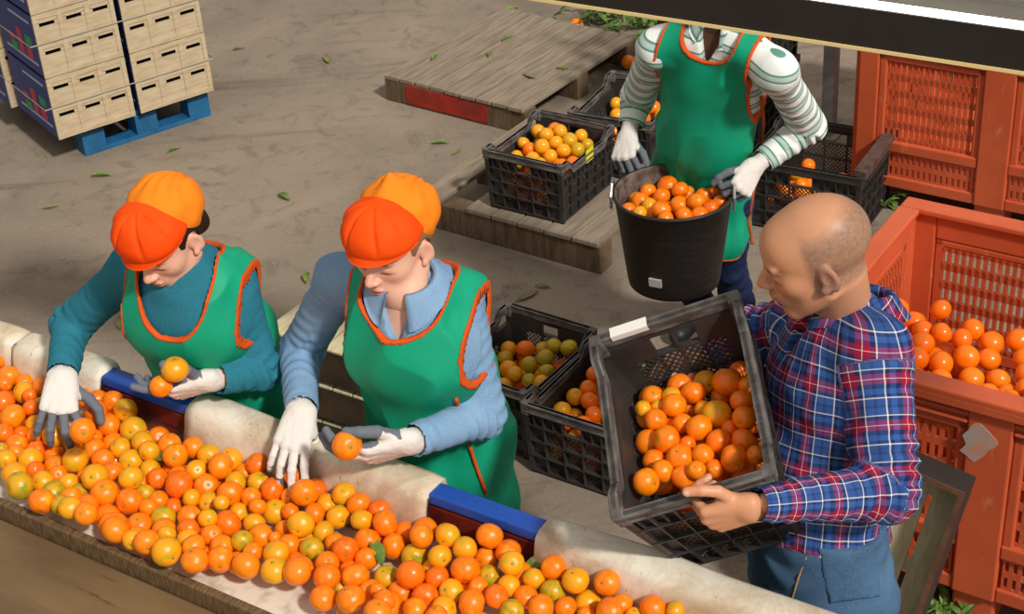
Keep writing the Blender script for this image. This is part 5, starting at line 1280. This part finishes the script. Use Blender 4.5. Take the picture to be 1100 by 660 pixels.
BP, BRr = solve_pile(RB, lambda x, y: (bc0[2]-.05-HC)/ray(x, y)[2], bclamp, 1.03)
for (x, y, rp, c), p, r in zip(RB, BP, BRr):
    l, g = GRP(c, 'in the black bucket'); fruit(p, r, c, l, g, False)
ca = []
for z in (-.10, -.145, -.19):
    for _ in range(60):
        a, rr = rng.uniform(0, 6.3), (.125+z*.2)*math.sqrt(rng.random()); ca.append((bc0+V3(rr*math.cos(a), rr*math.sin(a), z), .027))
filler(ca, BP, BRr, 'mandarin_underlayer', 'lower mandarins in the black bucket')
# ---------------- bald man with the crate
J = dict(shL=dep(940, 378, 3.18), shR=dep(862, 350, 3.50), neck=dep(905, 338, 3.30), head=dep(878, 273, 3.14), pelvis=at(882, 596, .95)+V3(0, .02, 0),
         elL=dep(953, 520, 3.10), wrL=dep(822, 528, 3.06), elR=dep(812, 362, 3.62), wrR=dep(752, 392, 3.60))
J['pelvis'] = dep(882, 600, 3.42)
NW = HR@V3(0, -1, 0); pw = Hbase+HR@V3(0, -HL/2*.97, HH*.8)
def onwall(x, y, off): r = ray(x, y); return CAM+r*(((pw+NW*off-CAM)@NW)/(r@NW))
J['wrL'] = onwall(814, 542, .045); J['elL'] = dep(953, 528, 3.14)
stand(J, math.radians(118), .1)
mn = Person('bald man in plaid shirt and jeans holding a tilted crate of mandarins', J, False, 1.02)
hv = mn.head(V3(-.95, .06, -.30), SK, '#b4685a', '#4a382b', 1.06, V3(-.10, -.05, 1), stub='#5f5650', thick=1.08)
hl = hand(onwall(810, 545, .040), onwall(768, 557, .037), NW+V3(0, 0, .1), -1, [(62, 70, 30), (64, 72, 30), (66, 72, 32), (68, 72, 32)], [(.98, .35, .02), (.62, .78, .05), (.25, .95, -.05)], 1.02, glove=False, skin=SK, forearm=J['elL'])
hr = hand(dep(752, 392, 3.60), dep(730, 384, 3.50), V3(.3, .8, .3), 1, [(20, 25, 15)]*4, [(.6, .7, -.4), (.2, .9, -.4), (0, .9, -.4)], 1.1, glove=False, skin=SK, forearm=J['elR'])
mn.body(*hv, SK, hands=[hl[:3], hr[:3]])
mn.trousers(jeans_m, waist=.12)
F, f = mn.trf; c0 = hit(F, f, 913, 612); n_ = nrm(CAM-c0); ex = nrm(np.cross(UP, n_)); ez = np.cross(n_, ex); P = F.P()
a_ = .22; lx = (P-c0)@(ex*math.cos(a_)+ez*math.sin(a_)); lz_ = (P-c0)@(-ex*math.sin(a_)+ez*math.cos(a_)); near = (P-c0)@n_
rect = np.maximum(np.abs(lx)-.055+.10*np.clip(-lz_-.02, 0, .04), np.abs(lz_)-.062)
pk = np.maximum(np.maximum(f-.004, -(f+.006)), np.maximum(rect, -near-.06)); V, Q = F.mesh(pk.astype(np.float32)); mn.add('back_pocket', V, Q, jeans_m, parent=[c for c in mn.root.children if c.name.startswith('trousers')][0])
stitch = fabric('tan stitching', '#a88a58')
trp = [c for c in mn.root.children if c.name.startswith('trousers')][0]
surf_tube(mn, F, f, [(872, 582), (866, 600), (858, 620), (852, 640), (846, 658)], .0022, stitch, trp, 'seam_stitching')
b = MB(); q_ = hit(F, f, 869, 582)-mn.o; b.tube([q_, q_+nrm(CAM-mn.o-q_)*.006], .006, 12); b.build('rivet', simple('copper rivet', '#a8673a', None, rough=.35, metal=.8), trp)
mn.shirt(plaid_m, seed=21, g=.012, ru=.068, re=.058, rw=.034, amp=.006, hem=.055, ends=.0)
collar(mn, plaid_m, .070, .05, .07, off=(0, -.008, .012), gap=20, flare=.04)
print('V', [round(float(tl(p_.J['pelvis'])[1]), 3) for p_ in (w1, w2, mn)])
finish_fruit()
